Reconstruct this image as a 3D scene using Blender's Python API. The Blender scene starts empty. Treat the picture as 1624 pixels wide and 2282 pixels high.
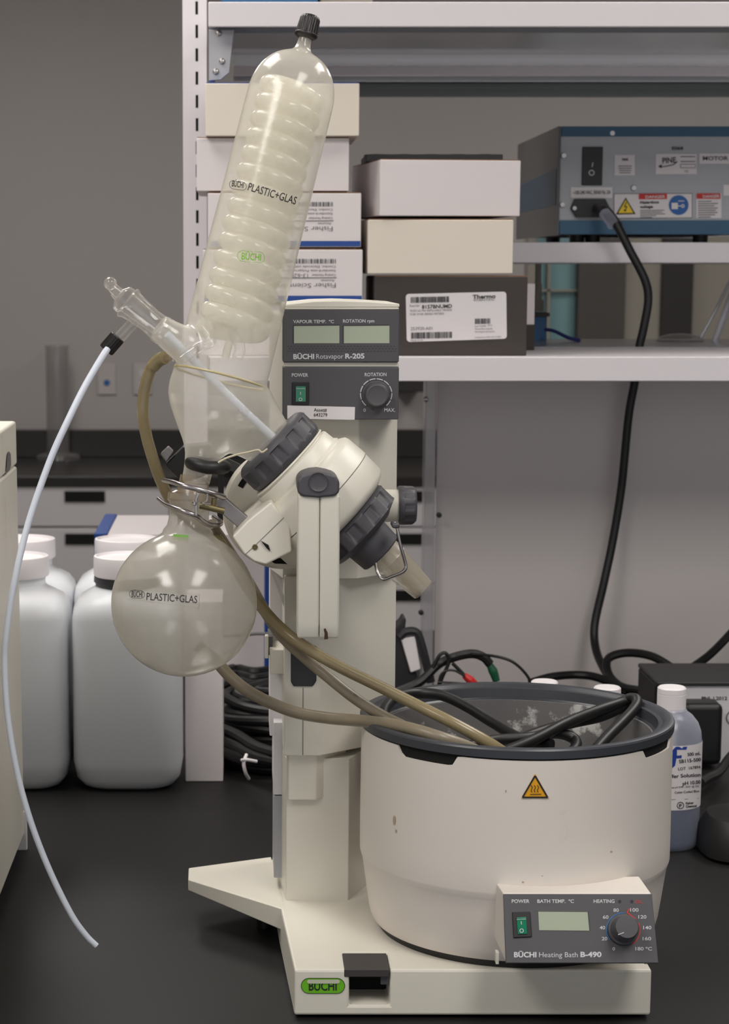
import bpy, bmesh, math, random
from mathutils import Vector, Matrix
random.seed(7)
PI = math.pi
sc = bpy.context.scene
COL = sc.collection

# ------------------------------------------------------------ camera, world, lights
F = 4500.0; CX = 540.0; CY = 1250.0; HOR = 600.0; CAMZ = 0.65
PITCH = math.atan((CY - HOR) / F)
cd = bpy.data.cameras.new('camera'); cam = bpy.data.objects.new('camera', cd); COL.objects.link(cam)
cd.sensor_fit = 'VERTICAL'; cd.sensor_height = 24.0; cd.lens = F / 2282 * 24.0
cd.shift_x = (812 - CX) / 2282.0; cd.shift_y = (CY - 1141) / 2282.0
cam.location = (0, 0, CAMZ); cam.rotation_euler = (PI / 2 - PITCH, 0, 0)
cd.clip_start = 0.02; cd.clip_end = 60
cd.dof.use_dof = True; cd.dof.focus_distance = 1.83; cd.dof.aperture_fstop = 10.5
sc.camera = cam
W = bpy.data.worlds.new('world'); sc.world = W; W.use_nodes = True
W.node_tree.nodes['Background'].inputs[0].default_value = (0.95, 0.97, 1.0, 1)
W.node_tree.nodes['Background'].inputs[1].default_value = 0.66
sc.view_settings.view_transform = 'Standard'; sc.view_settings.look = 'None'
sc.view_settings.exposure = 0.16; sc.view_settings.gamma = 1.0
try: sc.cycles.use_denoising = True
except Exception: pass
sc.cycles.transparent_max_bounces = 32
sc.cycles.max_bounces = 10
sc.cycles.sample_clamp_indirect = 4.0
def area(x, y, z, sx, sy, power, col=(1, .97, .93)):
    l = bpy.data.lights.new('ceiling_lamp_light', 'AREA'); l.shape = 'RECTANGLE'; l.size = sx; l.size_y = sy
    l.energy = power; l.color = col
    o = bpy.data.objects.new('ceiling_lamp_light', l); o.location = (x, y, z); COL.objects.link(o); return o
LAMPS = [(-1.0, 0.5, 15), (0.75, 0.5, 13), (-0.6, 2.55, 11), (1.3, 2.55, 11), (-0.8, 5.2, 9), (1.7, 5.2, 9)]
for lx, ly, lp in LAMPS:
    area(lx, ly, 1.86, 0.58, 1.18, lp)

# ------------------------------------------------------------ pixel rays
CAM = Vector((0, 0, CAMZ))
cp, sp = math.cos(PITCH), math.sin(PITCH)
def ray(px, py):
    x = (px - CX) / F; y = -(py - CY) / F
    return Vector((x, cp + y * sp, -sp + y * cp))
def P(px, py, Y):
    d = ray(px, py); return CAM + d * (Y / d.y)
def ON(px, py, z):
    d = ray(px, py); return CAM + d * ((z - CAMZ) / d.z)
def ppm(px, py, Y):                      # pixels per metre at a point
    p = P(px, py, Y) - CAM
    return F / (p.y * cp - p.z * sp)
def plane_hit(p0, n, off=0.0003):
    p0 = Vector(p0); n = Vector(n)
    def h(px, py):
        d = ray(px, py); t = (p0 - CAM).dot(n) / d.dot(n)
        return CAM + d * t - d.normalized() * off
    return h
def cyl_hit(a, w, r, off=0.0004):
    a = Vector(a); w = Vector(w).normalized()
    def h(px, py):
        d = ray(px, py).normalized()
        dd = d - w * d.dot(w); m = (CAM - a); mm = m - w * m.dot(w)
        A = dd.dot(dd); B = 2 * dd.dot(mm); C = mm.dot(mm) - (r + off) ** 2
        disc = max(B * B - 4 * A * C, 0)
        return CAM + d * ((-B - math.sqrt(disc)) / (2 * A))
    return h
def sph_hit(c, r, off=0.0004):
    c = Vector(c)
    def h(px, py):
        d = ray(px, py).normalized(); m = CAM - c
        B = 2 * d.dot(m); C = m.dot(m) - (r + off) ** 2
        return CAM + d * ((-B - math.sqrt(max(B * B - 4 * C, 0))) / 2)
    return h

# ------------------------------------------------------------ materials
def lin(c):
    c = c / 255.0
    return c / 12.92 if c <= 0.04045 else ((c + 0.055) / 1.055) ** 2.4
def rgb(*c): return (lin(c[0]), lin(c[1]), lin(c[2]), 1.0)
def mat(name, c, rough=0.5, metal=0.0, spec=0.5, var=0.0, vscale=30, bump=0.0, bscale=200, stain=None, coat=0.0, trans=0.0):
    m = bpy.data.materials.new(name); m.use_nodes = True
    nt = m.node_tree; b = nt.nodes['Principled BSDF']
    b.inputs['Roughness'].default_value = rough; b.inputs['Metallic'].default_value = metal
    b.inputs['Specular IOR Level'].default_value = spec
    b.inputs['Coat Weight'].default_value = coat
    tc = nt.nodes.new('ShaderNodeTexCoord')
    c4 = rgb(*c); b.inputs['Base Color'].default_value = c4
    src = None
    if var > 0:
        n = nt.nodes.new('ShaderNodeTexNoise'); n.inputs['Scale'].default_value = vscale; n.inputs['Detail'].default_value = 6
        nt.links.new(tc.outputs['Object'], n.inputs['Vector'])
        r = nt.nodes.new('ShaderNodeValToRGB')
        r.color_ramp.elements[0].position = 0.3; r.color_ramp.elements[1].position = 0.75
        r.color_ramp.elements[0].color = [v * (1 - var) for v in c4[:3]] + [1]
        r.color_ramp.elements[1].color = [min(1, v * (1 + var * .6)) for v in c4[:3]] + [1]
        nt.links.new(n.outputs['Fac'], r.inputs['Fac']); src = r.outputs['Color']
    if stain:
        scol, sscale, lo, hi = stain
        n = nt.nodes.new('ShaderNodeTexNoise'); n.inputs['Scale'].default_value = sscale; n.inputs['Detail'].default_value = 8
        n.inputs['Roughness'].default_value = 0.65
        nt.links.new(tc.outputs['Object'], n.inputs['Vector'])
        r = nt.nodes.new('ShaderNodeMapRange'); r.inputs['From Min'].default_value = lo; r.inputs['From Max'].default_value = hi
        nt.links.new(n.outputs['Fac'], r.inputs['Value'])
        mx = nt.nodes.new('ShaderNodeMixRGB'); mx.inputs['Color2'].default_value = rgb(*scol); mx.inputs['Color1'].default_value = c4
        if src: nt.links.new(src, mx.inputs['Color1'])
        nt.links.new(r.outputs['Result'], mx.inputs['Fac']); src = mx.outputs['Color']
    if src: nt.links.new(src, b.inputs['Base Color'])
    if bump > 0:
        n = nt.nodes.new('ShaderNodeTexNoise'); n.inputs['Scale'].default_value = bscale
        nt.links.new(tc.outputs['Object'], n.inputs['Vector'])
        bp = nt.nodes.new('ShaderNodeBump'); bp.inputs['Strength'].default_value = bump; bp.inputs['Distance'].default_value = 0.001
        nt.links.new(n.outputs['Fac'], bp.inputs['Height']); nt.links.new(bp.outputs['Normal'], b.inputs['Normal'])
    return m
def glass(name, c, op0, op1, power=2.0, rough=0.12, ior=1.45, transl=0.4, gloss=1.0, tint=(255, 255, 255), var=0.0):
    """thin walled glass or plastic: see-through in the middle, denser where the wall is seen edge-on"""
    m = bpy.data.materials.new(name); m.use_nodes = True; nt = m.node_tree
    for n in list(nt.nodes): nt.nodes.remove(n)
    out = nt.nodes.new('ShaderNodeOutputMaterial')
    tr = nt.nodes.new('ShaderNodeBsdfTransparent'); tr.inputs[0].default_value = rgb(*tint)
    df = nt.nodes.new('ShaderNodeBsdfDiffuse'); df.inputs[0].default_value = rgb(*c)
    tl = nt.nodes.new('ShaderNodeBsdfTranslucent'); tl.inputs[0].default_value = rgb(*c)
    mx1 = nt.nodes.new('ShaderNodeMixShader'); mx1.inputs[0].default_value = transl
    nt.links.new(df.outputs[0], mx1.inputs[1]); nt.links.new(tl.outputs[0], mx1.inputs[2])
    lw = nt.nodes.new('ShaderNodeLayerWeight'); lw.inputs[0].default_value = 0.5
    pw = nt.nodes.new('ShaderNodeMath'); pw.operation = 'POWER'; pw.inputs[1].default_value = power
    nt.links.new(lw.outputs['Facing'], pw.inputs[0])
    mr = nt.nodes.new('ShaderNodeMapRange'); mr.inputs['To Min'].default_value = op0; mr.inputs['To Max'].default_value = op1
    nt.links.new(pw.outputs[0], mr.inputs['Value'])
    fac = mr.outputs[0]
    if var > 0:
        tc = nt.nodes.new('ShaderNodeTexCoord'); n = nt.nodes.new('ShaderNodeTexNoise'); n.inputs['Scale'].default_value = 18
        n.inputs['Detail'].default_value = 4
        nt.links.new(tc.outputs['Object'], n.inputs['Vector'])
        v = nt.nodes.new('ShaderNodeMapRange'); v.inputs['From Min'].default_value = .3; v.inputs['From Max'].default_value = .7
        v.inputs['To Min'].default_value = 1 - var; v.inputs['To Max'].default_value = 1 + var
        nt.links.new(n.outputs['Fac'], v.inputs['Value'])
        mu = nt.nodes.new('ShaderNodeMath'); mu.operation = 'MULTIPLY'; mu.use_clamp = True
        nt.links.new(fac, mu.inputs[0]); nt.links.new(v.outputs[0], mu.inputs[1]); fac = mu.outputs[0]
    mx2 = nt.nodes.new('ShaderNodeMixShader'); nt.links.new(fac, mx2.inputs[0])
    nt.links.new(tr.outputs[0], mx2.inputs[1]); nt.links.new(mx1.outputs[0], mx2.inputs[2])
    gl = nt.nodes.new('ShaderNodeBsdfGlossy'); gl.inputs['Roughness'].default_value = rough; gl.inputs[0].default_value = (gloss, gloss, gloss, 1)
    fr = nt.nodes.new('ShaderNodeFresnel'); fr.inputs[0].default_value = ior
    # treat both faces of the wall alike
    geo = nt.nodes.new('ShaderNodeNewGeometry')
    mx3 = nt.nodes.new('ShaderNodeMixShader')
    lw2 = nt.nodes.new('ShaderNodeLayerWeight'); lw2.inputs[0].default_value = 0.5
    p2 = nt.nodes.new('ShaderNodeMath'); p2.operation = 'POWER'; p2.inputs[1].default_value = 4.0
    nt.links.new(lw2.outputs['Facing'], p2.inputs[0])
    m2 = nt.nodes.new('ShaderNodeMapRange'); m2.inputs['To Min'].default_value = ((ior - 1) / (ior + 1)) ** 2; m2.inputs['To Max'].default_value = 0.75
    nt.links.new(p2.outputs[0], m2.inputs['Value'])
    nt.links.new(m2.outputs[0], mx3.inputs[0])
    nt.links.new(mx2.outputs[0], mx3.inputs[1]); nt.links.new(gl.outputs[0], mx3.inputs[2])
    nt.links.new(mx3.outputs[0], out.inputs[0])
    nt.nodes.remove(fr); nt.nodes.remove(geo)
    return m
def emis(name, c, s):
    m = bpy.data.materials.new(name); m.use_nodes = True
    b = m.node_tree.nodes['Principled BSDF']; b.inputs['Base Color'].default_value = rgb(*c)
    b.inputs['Emission Color'].default_value = rgb(*c); b.inputs['Emission Strength'].default_value = s
    return m
M = {}
M['cream'] = mat('cream_enamel', (222, 217, 205), .38, var=.02, vscale=12, stain=((196, 180, 158), 9, .62, .85))
M['bathcream'] = mat('bath_enamel', (225, 217, 209), .42, var=.03, vscale=8, stain=((190, 172, 148), 22, .64, .9), bump=.05, bscale=500)
M['grey'] = mat('charcoal_plastic', (76, 74, 79), .5, bump=.15, bscale=900)
M['panel'] = mat('panel_grey', (78, 76, 80), .55)
M['dark'] = mat('dark_plastic', (44, 43, 46), .45)
M['black'] = mat('black_rubber', (24, 23, 24), .45)
M['blackcap'] = mat('black_cap_plastic', (34, 30, 31), .4)
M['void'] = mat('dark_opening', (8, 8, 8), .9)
M['white'] = mat('white_paint', (232, 228, 231), .4)
M['shelf'] = mat('shelf_paint', (228, 222, 226), .35)
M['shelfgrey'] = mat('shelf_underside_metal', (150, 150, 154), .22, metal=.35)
M['lid'] = mat('white_lid', (240, 234, 236), .4)
M['print'] = mat('print_white', (205, 205, 208), .6)
M['printblack'] = mat('print_black', (30, 30, 32), .6)
M['printgrey'] = mat('print_grey', (105, 103, 106), .6)
M['red'] = mat('print_red', (200, 50, 45), .6)
M['blueprint'] = mat('print_blue', (50, 110, 165), .6)
M['lcd'] = mat('display_glass', (168, 176, 156), .25)
M['green'] = mat('switch_green', (8, 120, 88), .2, coat=.5)
M['darkgreen'] = mat('switch_dark_green', (8, 70, 52), .3)
M['logogreen'] = mat('logo_green', (110, 185, 40), .3)
M['silver'] = mat('steel', (170, 165, 165), .28, metal=1.0)
M['alu'] = mat('grey_metal', (140, 136, 136), .4, metal=.7)
M['brass'] = mat('tarnished_brass', (120, 110, 80), .4, metal=.8)
M['bench'] = mat('epoxy_bench', (27, 26, 26), .5, spec=.3, var=.06, vscale=60, stain=((95, 93, 92), 140, .74, .80))
M['basin'] = mat('basin_coating', (118, 116, 116), .38, var=.08, vscale=20, stain=((205, 203, 200), 26, .56, .62))
M['rimgrey'] = mat('rim_plastic', (62, 64, 70), .35)
M['hose'] = mat('aged_tubing', (136, 125, 106), .35, var=.1, vscale=40, stain=((84, 58, 40), 45, .62, .72))
M['hose2'] = mat('yellowed_tubing', (144, 130, 98), .25, var=.1, vscale=40, stain=((110, 84, 40), 45, .62, .72))
M['ptfe'] = mat('white_tube', (218, 224, 236), .35)
M['card'] = mat('white_card', (228, 220, 221), .6)
M['cardcream'] = mat('cream_card', (230, 220, 206), .6)
M['kraft'] = mat('kraft_edge', (132, 96, 70), .8)
M['brown'] = mat('dark_brown_card', (62, 55, 52), .7, var=.05, vscale=60)
M['label'] = mat('paper_label', (226, 220, 222), .6)
M['bluecard'] = mat('blue_card', (28, 72, 150), .5)
M['instr'] = mat('instrument_aluminium', (172, 173, 178), .45, metal=.1)
M['instrside'] = mat('instrument_side', (78, 77, 78), .35, metal=.3)
M['instrblue'] = mat('instrument_blue', (45, 88, 118), .45)
M['yellow'] = mat('warning_yellow', (240, 205, 30), .5)
M['amber'] = mat('warning_amber', (232, 165, 20), .5)
M['signblue'] = mat('sign_blue', (35, 95, 165), .5)
M['lever'] = mat('lever_plastic', (62, 58, 57), .5)
M['stripe'] = mat('side_stripe_blue', (36, 62, 82), .4)
M['outletm'] = mat('outlet_plastic', (186, 179, 177), .6)
M['wall'] = mat('wall_paint', (176, 170, 168), .8)
M['panelwall'] = mat('back_panel_laminate', (222, 214, 212), .35)
M['floor'] = mat('floor_vinyl', (110, 105, 100), .6, var=.1)
M['ceil'] = mat('ceiling_tile', (225, 222, 218), .9)
M['cabinet'] = mat('cabinet_paint', (200, 196, 198), .5)
M['counter'] = mat('far_counter_epoxy', (36, 33, 31), .3)
M['teal'] = mat('teal_window_glass', (120, 160, 165), .3, var=.25, vscale=3)
M['darkframe'] = mat('dark_column', (78, 74, 70), .6, var=.1, vscale=4)
M['beige'] = mat('beige_column', (150, 144, 134), .7)
M['blackcol'] = mat('black_column', (42, 38, 37), .6)
M['orange'] = mat('orange_card', (150, 88, 50), .6)
M['purple'] = mat('purple_card', (72, 50, 98), .6)
M['bluebox'] = mat('blue_plastic', (50, 100, 145), .5)
M['bluewire'] = mat('blue_cable', (45, 55, 120), .5)
M['redplug'] = mat('red_plug', (205, 40, 40), .4)
M['greenplug'] = mat('green_plug', (25, 90, 60), .4)
M['milky'] = glass('coated_glass', (246, 241, 230), .31, .78, 2.2, rough=.15, transl=.45, var=.12)
M['flask'] = glass('coated_flask_glass', (200, 195, 184), .50, .84, 2.4, rough=.16, transl=.45, var=.15)
M['coil'] = glass('coil_glass', (252, 249, 238), .55, .9, 1.5, rough=.1, transl=.45)
M['clear'] = glass('clear_glass', (205, 200, 195), .07, .62, 1.8, rough=.03, transl=.4)
M['jointglass'] = glass('dirty_joint_glass', (165, 145, 118), .25, .8, 1.6, rough=.08, transl=.4, var=.3)
M['tubeglass'] = glass('frosted_joint', (205, 195, 175), .38, .8, 1.4, rough=.25, transl=.4)
M['hdpe'] = glass('translucent_jug_plastic', (240, 242, 246), .93, .98, 1.5, rough=.3, transl=.12, gloss=.7)
M['jugliquid'] = mat('clear_liquid_tint', (160, 168, 174), .3)
M['bottleclear'] = glass('bottle_plastic', (206, 210, 228), .34, .8, 1.5, rough=.25, transl=.35)
M['blueliquid'] = mat('blue_liquid', (30, 50, 92), .3)
M['acrylic'] = glass('acrylic_post', (214, 210, 214), .55, .85, 1.5, rough=.08, transl=.3)
M['cylglass'] = glass('measuring_cylinder_plastic', (170, 166, 166), .3, .8, 1.5, rough=.2, transl=.4)

# ------------------------------------------------------------ mesh helpers
def basis(w):
    w = Vector(w).normalized(); a = Vector((0, 0, 1)) if abs(w.z) < .9 else Vector((0, 1, 0))
    u = w.cross(a).normalized(); v = w.cross(u).normalized(); return u, v, w
def catmull(pts, n=8):
    pts = [Vector(p) for p in pts]
    if len(pts) < 3: return pts
    q = [pts[0] * 2 - pts[1]] + pts + [pts[-1] * 2 - pts[-2]]; out = []
    for i in range(1, len(q) - 2):
        for k in range(n):
            t = k / n; a, b, c, d = q[i - 1], q[i], q[i + 1], q[i + 2]
            out.append(.5 * ((2 * b) + (c - a) * t + (2 * a - 5 * b + 4 * c - d) * t * t + (3 * b - a - 3 * c + d) * t ** 3))
    out.append(pts[-1]); return out
class MB:
    def __init__(s): s.v = []; s.f = []
    def add(s, vs, fs):
        n = len(s.v); s.v += [Vector(p) for p in vs]; s.f += [tuple(i + n for i in f) for f in fs]; return s
    def box(s, a, b, rot=0, c=None):
        x0, y0, z0 = a; x1, y1, z1 = b
        vs = [Vector(p) for p in [(x0, y0, z0), (x1, y0, z0), (x1, y1, z0), (x0, y1, z0), (x0, y0, z1), (x1, y0, z1), (x1, y1, z1), (x0, y1, z1)]]
        if rot:
            c = Vector(c) if c else Vector(((x0 + x1) / 2, (y0 + y1) / 2, 0)); R = Matrix.Rotation(rot, 3, 'Z')
            vs = [R @ (p - c) + c for p in vs]
        return s.add(vs, [(0, 3, 2, 1), (4, 5, 6, 7), (0, 1, 5, 4), (1, 2, 6, 5), (2, 3, 7, 6), (3, 0, 4, 7)])
    def extr(s, poly, d):                       # polygon of 3D points swept by d
        poly = [Vector(p) for p in poly]; d = Vector(d); n = len(poly)
        vs = poly + [p + d for p in poly]
        fs = [tuple(range(n))[::-1], tuple(range(n, 2 * n))] + [(i, (i + 1) % n, n + (i + 1) % n, n + i) for i in range(n)]
        return s.add(vs, fs)
    def plan(s, pts, z0, z1):
        return s.extr([(x, y, z0) for x, y in pts], (0, 0, z1 - z0))
    def lathe(s, o, w, prof, seg=48, grip=None, cap=True):
        u, v, w = basis(w); o = Vector(o); rings = []
        vs = []; fs = []
        for t, r, *amp in prof:
            for k in range(seg):
                th = 2 * PI * k / seg; rr = r
                if amp and grip: rr = r * (1 - amp[0] * max(0, min(1, (math.cos(th * grip) * 3 + .5))))
                vs.append(o + w * t + (u * math.cos(th) + v * math.sin(th)) * rr)
        n = len(prof)
        for i in range(n - 1):
            for k in range(seg):
                a = i * seg + k; b = i * seg + (k + 1) % seg
                fs.append((a, b, b + seg, a + seg))
        if cap:
            fs.append(tuple(range(seg))[::-1]); fs.append(tuple(range((n - 1) * seg, n * seg)))
        return s.add(vs, fs)
    def tube(s, pts, r, seg=12, sm=8, cap=True):
        ctr = catmull(pts, sm) if sm > 1 else [Vector(p) for p in pts]
        n = len(ctr); rs = r if isinstance(r, (list, tuple)) else [r, r]
        vs = []; fs = []; prev = None
        for i, c in enumerate(ctr):
            t = (ctr[min(i + 1, n - 1)] - ctr[max(i - 1, 0)]).normalized()
            if prev is None: u, v, _ = basis(t)
            else:
                u = (prev - t * prev.dot(t)).normalized(); v = t.cross(u)
            prev = u
            x = i / (n - 1) * (len(rs) - 1); k = min(int(x), len(rs) - 2); rr = rs[k] + (rs[k + 1] - rs[k]) * (x - k)
            for j in range(seg):
                th = 2 * PI * j / seg; vs.append(c + (u * math.cos(th) + v * math.sin(th)) * rr)
        for i in range(n - 1):
            for j in range(seg):
                a = i * seg + j; b = i * seg + (j + 1) % seg; fs.append((a, b, b + seg, a + seg))
        if cap: fs.append(tuple(range(seg))[::-1]); fs.append(tuple(range((n - 1) * seg, n * seg)))
        return s.add(vs, fs)
    def sphere(s, c, r, seg=24, rings=16):
        return s.lathe(c, (0, 0, 1), [(-r * math.cos(PI * i / rings), max(r * math.sin(PI * i / rings), r * .002)) for i in range(rings + 1)], seg)
    def torus(s, c, w, R, r, seg=40, rs=10, a0=0, a1=2 * PI, sx=1.0):
        u, v, w = basis(w); c = Vector(c)
        pts = [c + u * math.cos(a0 + (a1 - a0) * k / seg) * R * sx + v * math.sin(a0 + (a1 - a0) * k / seg) * R for k in range(seg + 1)]
        return s.tube(pts, r, rs, 1)
    def superbox(s, cx, cy, secs, p=4.5, seg=48, cap=True, rot=0):   # rounded-square loft: secs = (z, hx, hy, p)
        vs = []; fs = []
        for z, hx, hy, pp in secs:
            for k in range(seg):
                th = 2 * PI * k / seg; c, q = math.cos(th), math.sin(th)
                vs.append(Vector((cx + hx * math.copysign(abs(c) ** (2 / pp), c), cy + hy * math.copysign(abs(q) ** (2 / pp), q), z)))
        n = len(secs)
        for i in range(n - 1):
            for k in range(seg):
                a = i * seg + k; b = i * seg + (k + 1) % seg; fs.append((a, b, b + seg, a + seg))
        if cap: fs.append(tuple(range(seg))[::-1]); fs.append(tuple(range((n - 1) * seg, n * seg)))
        return s.add(vs, fs)
    def build(s, name, m, parent=None, bevel=0, smooth=True, angle=35, fix=True, seg=2):
        me = bpy.data.meshes.new(name)
        if parent: origin = Vector(parent['_o'])
        else:
            lo = [min(p[i] for p in s.v) for i in range(3)]; hi = [max(p[i] for p in s.v) for i in range(3)]
            origin = Vector(((lo[0] + hi[0]) / 2, (lo[1] + hi[1]) / 2, lo[2]))
        me.from_pydata([tuple(p - origin) for p in s.v], [], s.f); me.update()
        if fix:
            bm = bmesh.new(); bm.from_mesh(me); bmesh.ops.recalc_face_normals(bm, faces=bm.faces); bm.to_mesh(me); bm.free()
        me.materials.append(m if not isinstance(m, str) else M[m])
        if smooth:
            for p in me.polygons: p.use_smooth = True
            me.set_sharp_from_angle(angle=math.radians(angle))
        o = bpy.data.objects.new(name, me); COL.objects.link(o); o['_o'] = tuple(origin)
        if parent: o.parent = parent
        else: o.location = origin
        if bevel > 0:
            b = o.modifiers.new('bevel', 'BEVEL'); b.width = bevel; b.segments = seg; b.limit_method = 'ANGLE'; b.angle_limit = math.radians(30)
            b.harden_normals = True
        return o
def thing(name, loc, label, cat, group=None):
    o = bpy.data.objects.new(name, None); o.empty_display_size = .02; COL.objects.link(o); o.location = loc; o['_o'] = tuple(loc)
    return tag(o, label, cat, group)
def tag(o, label, cat, group=None):
    o['label'] = label; o['category'] = cat
    if group: o['group'] = group
    return o
def struct(o, label=None):
    o['kind'] = 'structure'
    if label: o['label'] = label
    return o
def bake(o):
    dg = bpy.context.evaluated_depsgraph_get(); dg.update()
    me = bpy.data.meshes.new_from_object(o.evaluated_get(dg)); o.modifiers.clear(); old = o.data; o.data = me
    bpy.data.meshes.remove(old); return o
def cut(o, mb):
    c = mb.build('cutter', 'void'); bpy.context.view_layer.update()
    b = o.modifiers.new('cut', 'BOOLEAN'); b.object = c; b.operation = 'DIFFERENCE'; b.solver = 'EXACT'
    bake(o); bpy.data.objects.remove(c); return o
_H = None
def glyphs(s, bold=0.0, space=1.0):
    global _H
    cu = bpy.data.curves.new('lettering', 'FONT'); cu.body = s; cu.resolution_u = 3; cu.offset = bold; cu.space_character = space
    ob = bpy.data.objects.new('lettering', cu); COL.objects.link(ob); me = bpy.data.meshes.new_from_object(ob)
    vs = [v.co.copy() for v in me.vertices]; fs = [tuple(p.vertices) for p in me.polygons]
    bpy.data.objects.remove(ob); bpy.data.curves.remove(cu); bpy.data.meshes.remove(me); return vs, fs
class Decal:                                    # thin printing laid on a surface
    def __init__(s, hit): s.h = hit; s.m = MB()
    def poly(s, pts):
        s.m.add([s.h(*p) for p in pts], [tuple(range(len(pts)))]); return s
    def rect(s, x0, y0, x1, y1, nx=1, ny=1, sk=0.0):     # sk: vertical slope px/px
        vs = []; fs = []
        for j in range(ny + 1):
            for i in range(nx + 1):
                x = x0 + (x1 - x0) * i / nx; y = y0 + (y1 - y0) * j / ny + sk * (x - x0)
                vs.append(s.h(x, y))
        for j in range(ny):
            for i in range(nx):
                a = j * (nx + 1) + i; fs.append((a, a + 1, a + nx + 2, a + nx + 1))
        s.m.add(vs, fs); return s
    def line(s, pts, w):
        for (x0, y0), (x1, y1) in zip(pts, pts[1:]):
            L = math.hypot(x1 - x0, y1 - y0) or 1; nx, ny = -(y1 - y0) / L * w / 2, (x1 - x0) / L * w / 2
            s.poly([(x0 + nx, y0 + ny), (x1 + nx, y1 + ny), (x1 - nx, y1 - ny), (x0 - nx, y0 - ny)])
        return s
    def ring(s, cx, cy, rx, ry, w, a0=0, a1=360, n=40):
        vs = []; fs = []
        for k in range(n + 1):
            a = math.radians(a0 + (a1 - a0) * k / n)
            vs.append(s.h(cx + (rx) * math.cos(a), cy - (ry) * math.sin(a))); vs.append(s.h(cx + (rx - w) * math.cos(a), cy - (ry - w) * math.sin(a)))
        for k in range(n): fs.append((2 * k, 2 * k + 2, 2 * k + 3, 2 * k + 1))
        s.m.add(vs, fs); return s
    def disc(s, cx, cy, r, ry=None, n=28):
        ry = ry or r
        return s.poly([(cx + r * math.cos(2 * PI * k / n), cy + ry * math.sin(2 * PI * k / n)) for k in range(n)])
    def pill(s, x0, y0, x1, y1, sk=0, n=10, w=None):
        r = abs(y1 - y0) / 2; cy = (y0 + y1) / 2; pts = []
        for k in range(n + 1):
            a = PI / 2 + PI * k / n; pts.append((x0 + r + r * math.cos(a), cy - r * math.sin(a)))
        for k in range(n + 1):
            a = -PI / 2 + PI * k / n; pts.append((x1 - r + r * math.cos(a), cy - r * math.sin(a)))
        pts = [(x, y + sk * (x - x0)) for x, y in pts]
        if w: return s.line(pts + [pts[0]], w)
        return s.poly(pts)
    def text(s, t, x0, y0, x1, y1, h, bold=0.0, space=1.0):     # baseline (x0,y0)->(x1,y1), cap height h, pixels
        vs, fs = glyphs(t, bold, space)
        if not vs: return s
        a = min(v.x for v in vs); b = max(v.x for v in vs); L = math.hypot(x1 - x0, y1 - y0)
        dx, dy = (x1 - x0) / L, (y1 - y0) / L; ux, uy = dy, -dx; k = L / (b - a); ky = h / CAPH
        s.m.add([s.h(x0 + dx * (v.x - a) * k + ux * v.y * ky, y0 + dy * (v.x - a) * k + uy * v.y * ky) for v in vs], fs); return s
    def bars(s, x0, y0, x1, y1, sk=0.0, seed=1, n=24):
        rnd = random.Random(seed); x = x0; sg = 1 if x1 > x0 else -1
        while (x1 - x) * sg > 1:
            w = rnd.choice([1, 1.5, 2.5, 3.5]) * abs(x1 - x0) / (n * 4.2); e = x + sg * w
            s.rect(x, y0 + sk * (x - x0), e, y1 + sk * (x - x0)); x = e + sg * rnd.choice([1, 1, 2]) * abs(x1 - x0) / (n * 4.2)
        return s
    def build(s, name, m, parent): return s.m.build(name, m, parent, smooth=False, fix=False)
CAPH = max(v.y for v in glyphs('H')[0])
# ------------------------------------------------------------ room
def sbox(name, m, a, b, **k): return struct(MB().box(a, b).build(name, m, **k))
sbox('floor', 'floor', (-4, -3, -.95), (5, 7.3, -.9))
YW = 7.1
wx = lambda px: P(px, 680, YW).x
wz = lambda py: P(1400, py, YW).z
zt, zb = wz(470), wz(800)
wl, wr = wx(1190), wx(1700)
wb = MB()                                       # far wall with a window opening
wb.box((-4, YW, -.9), (wl, YW + .1, 1.95)); wb.box((wr, YW, -.9), (5, YW + .1, 1.95))
wb.box((wl, YW, zt), (wr, YW + .1, 1.95)); wb.box((wl, YW, -.9), (wr, YW + .1, zb))
struct(wb.build('wall_back', 'wall', smooth=False))
sbox('wall_left', 'wall', (-4.1, -3, -.9), (-4, 7.2, 1.95)); sbox('wall_right', 'wall', (5, -3, -.9), (5.1, 7.2, 1.95))
sbox('ceiling', 'ceil', (-4, -3, 1.9), (5, 7.2, 1.95))
for i, (lx, ly, lp) in enumerate(LAMPS):
    wh = ['left of the bench front', 'right of the bench front', 'over the left of the shelf rack', 'over the right of the shelf rack', 'over the far counter, left', 'over the far counter, right'][i]
    fx = thing('ceiling_light', (lx, ly, 1.86), 'recessed rectangular ceiling light panel ' + wh, 'ceiling light')
    MB().box((lx - .3, ly - .6, 1.875), (lx + .3, ly + .6, 1.9)).build('frame', 'white', fx, .003)
    MB().box((lx - .28, ly - .58, 1.868), (lx + .28, ly + .58, 1.876)).build('diffuser', emis('lamp_diffuser', (255, 250, 242), 4.0), fx)
# window: panes between columns
w1 = sbox('window_1', 'teal', (wl - .02, YW + .03, zb), (wx(1284), YW + .06, zt))
fr = MB(); fr.box((wl - .03, YW - .02, zb - .03), (wl, YW + .03, zt)); fr.box((wx(1219), YW, zb), (wx(1225), YW + .03, zt)); fr.box((wl, YW, wz(650)), (wx(1284), YW + .03, wz(645)))
struct(fr.build('window_frame', 'beige'))
sbox('trim_1', 'darkframe', (wx(1284), YW - .04, zb - .1), (wx(1388), YW + .1, zt))
sbox('trim_2', 'beige', (wx(1388), YW - .02, zb - .1), (wx(1468), YW + .1, zt))
sbox('trim_3', 'blackcol', (wx(1468), YW - .05, zb - .1), (wx(1536), YW + .1, zt))
sbox('trim_4', 'beige', (wx(1536), YW - .01, zb - .1), (wr, YW + .1, zt))

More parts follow.
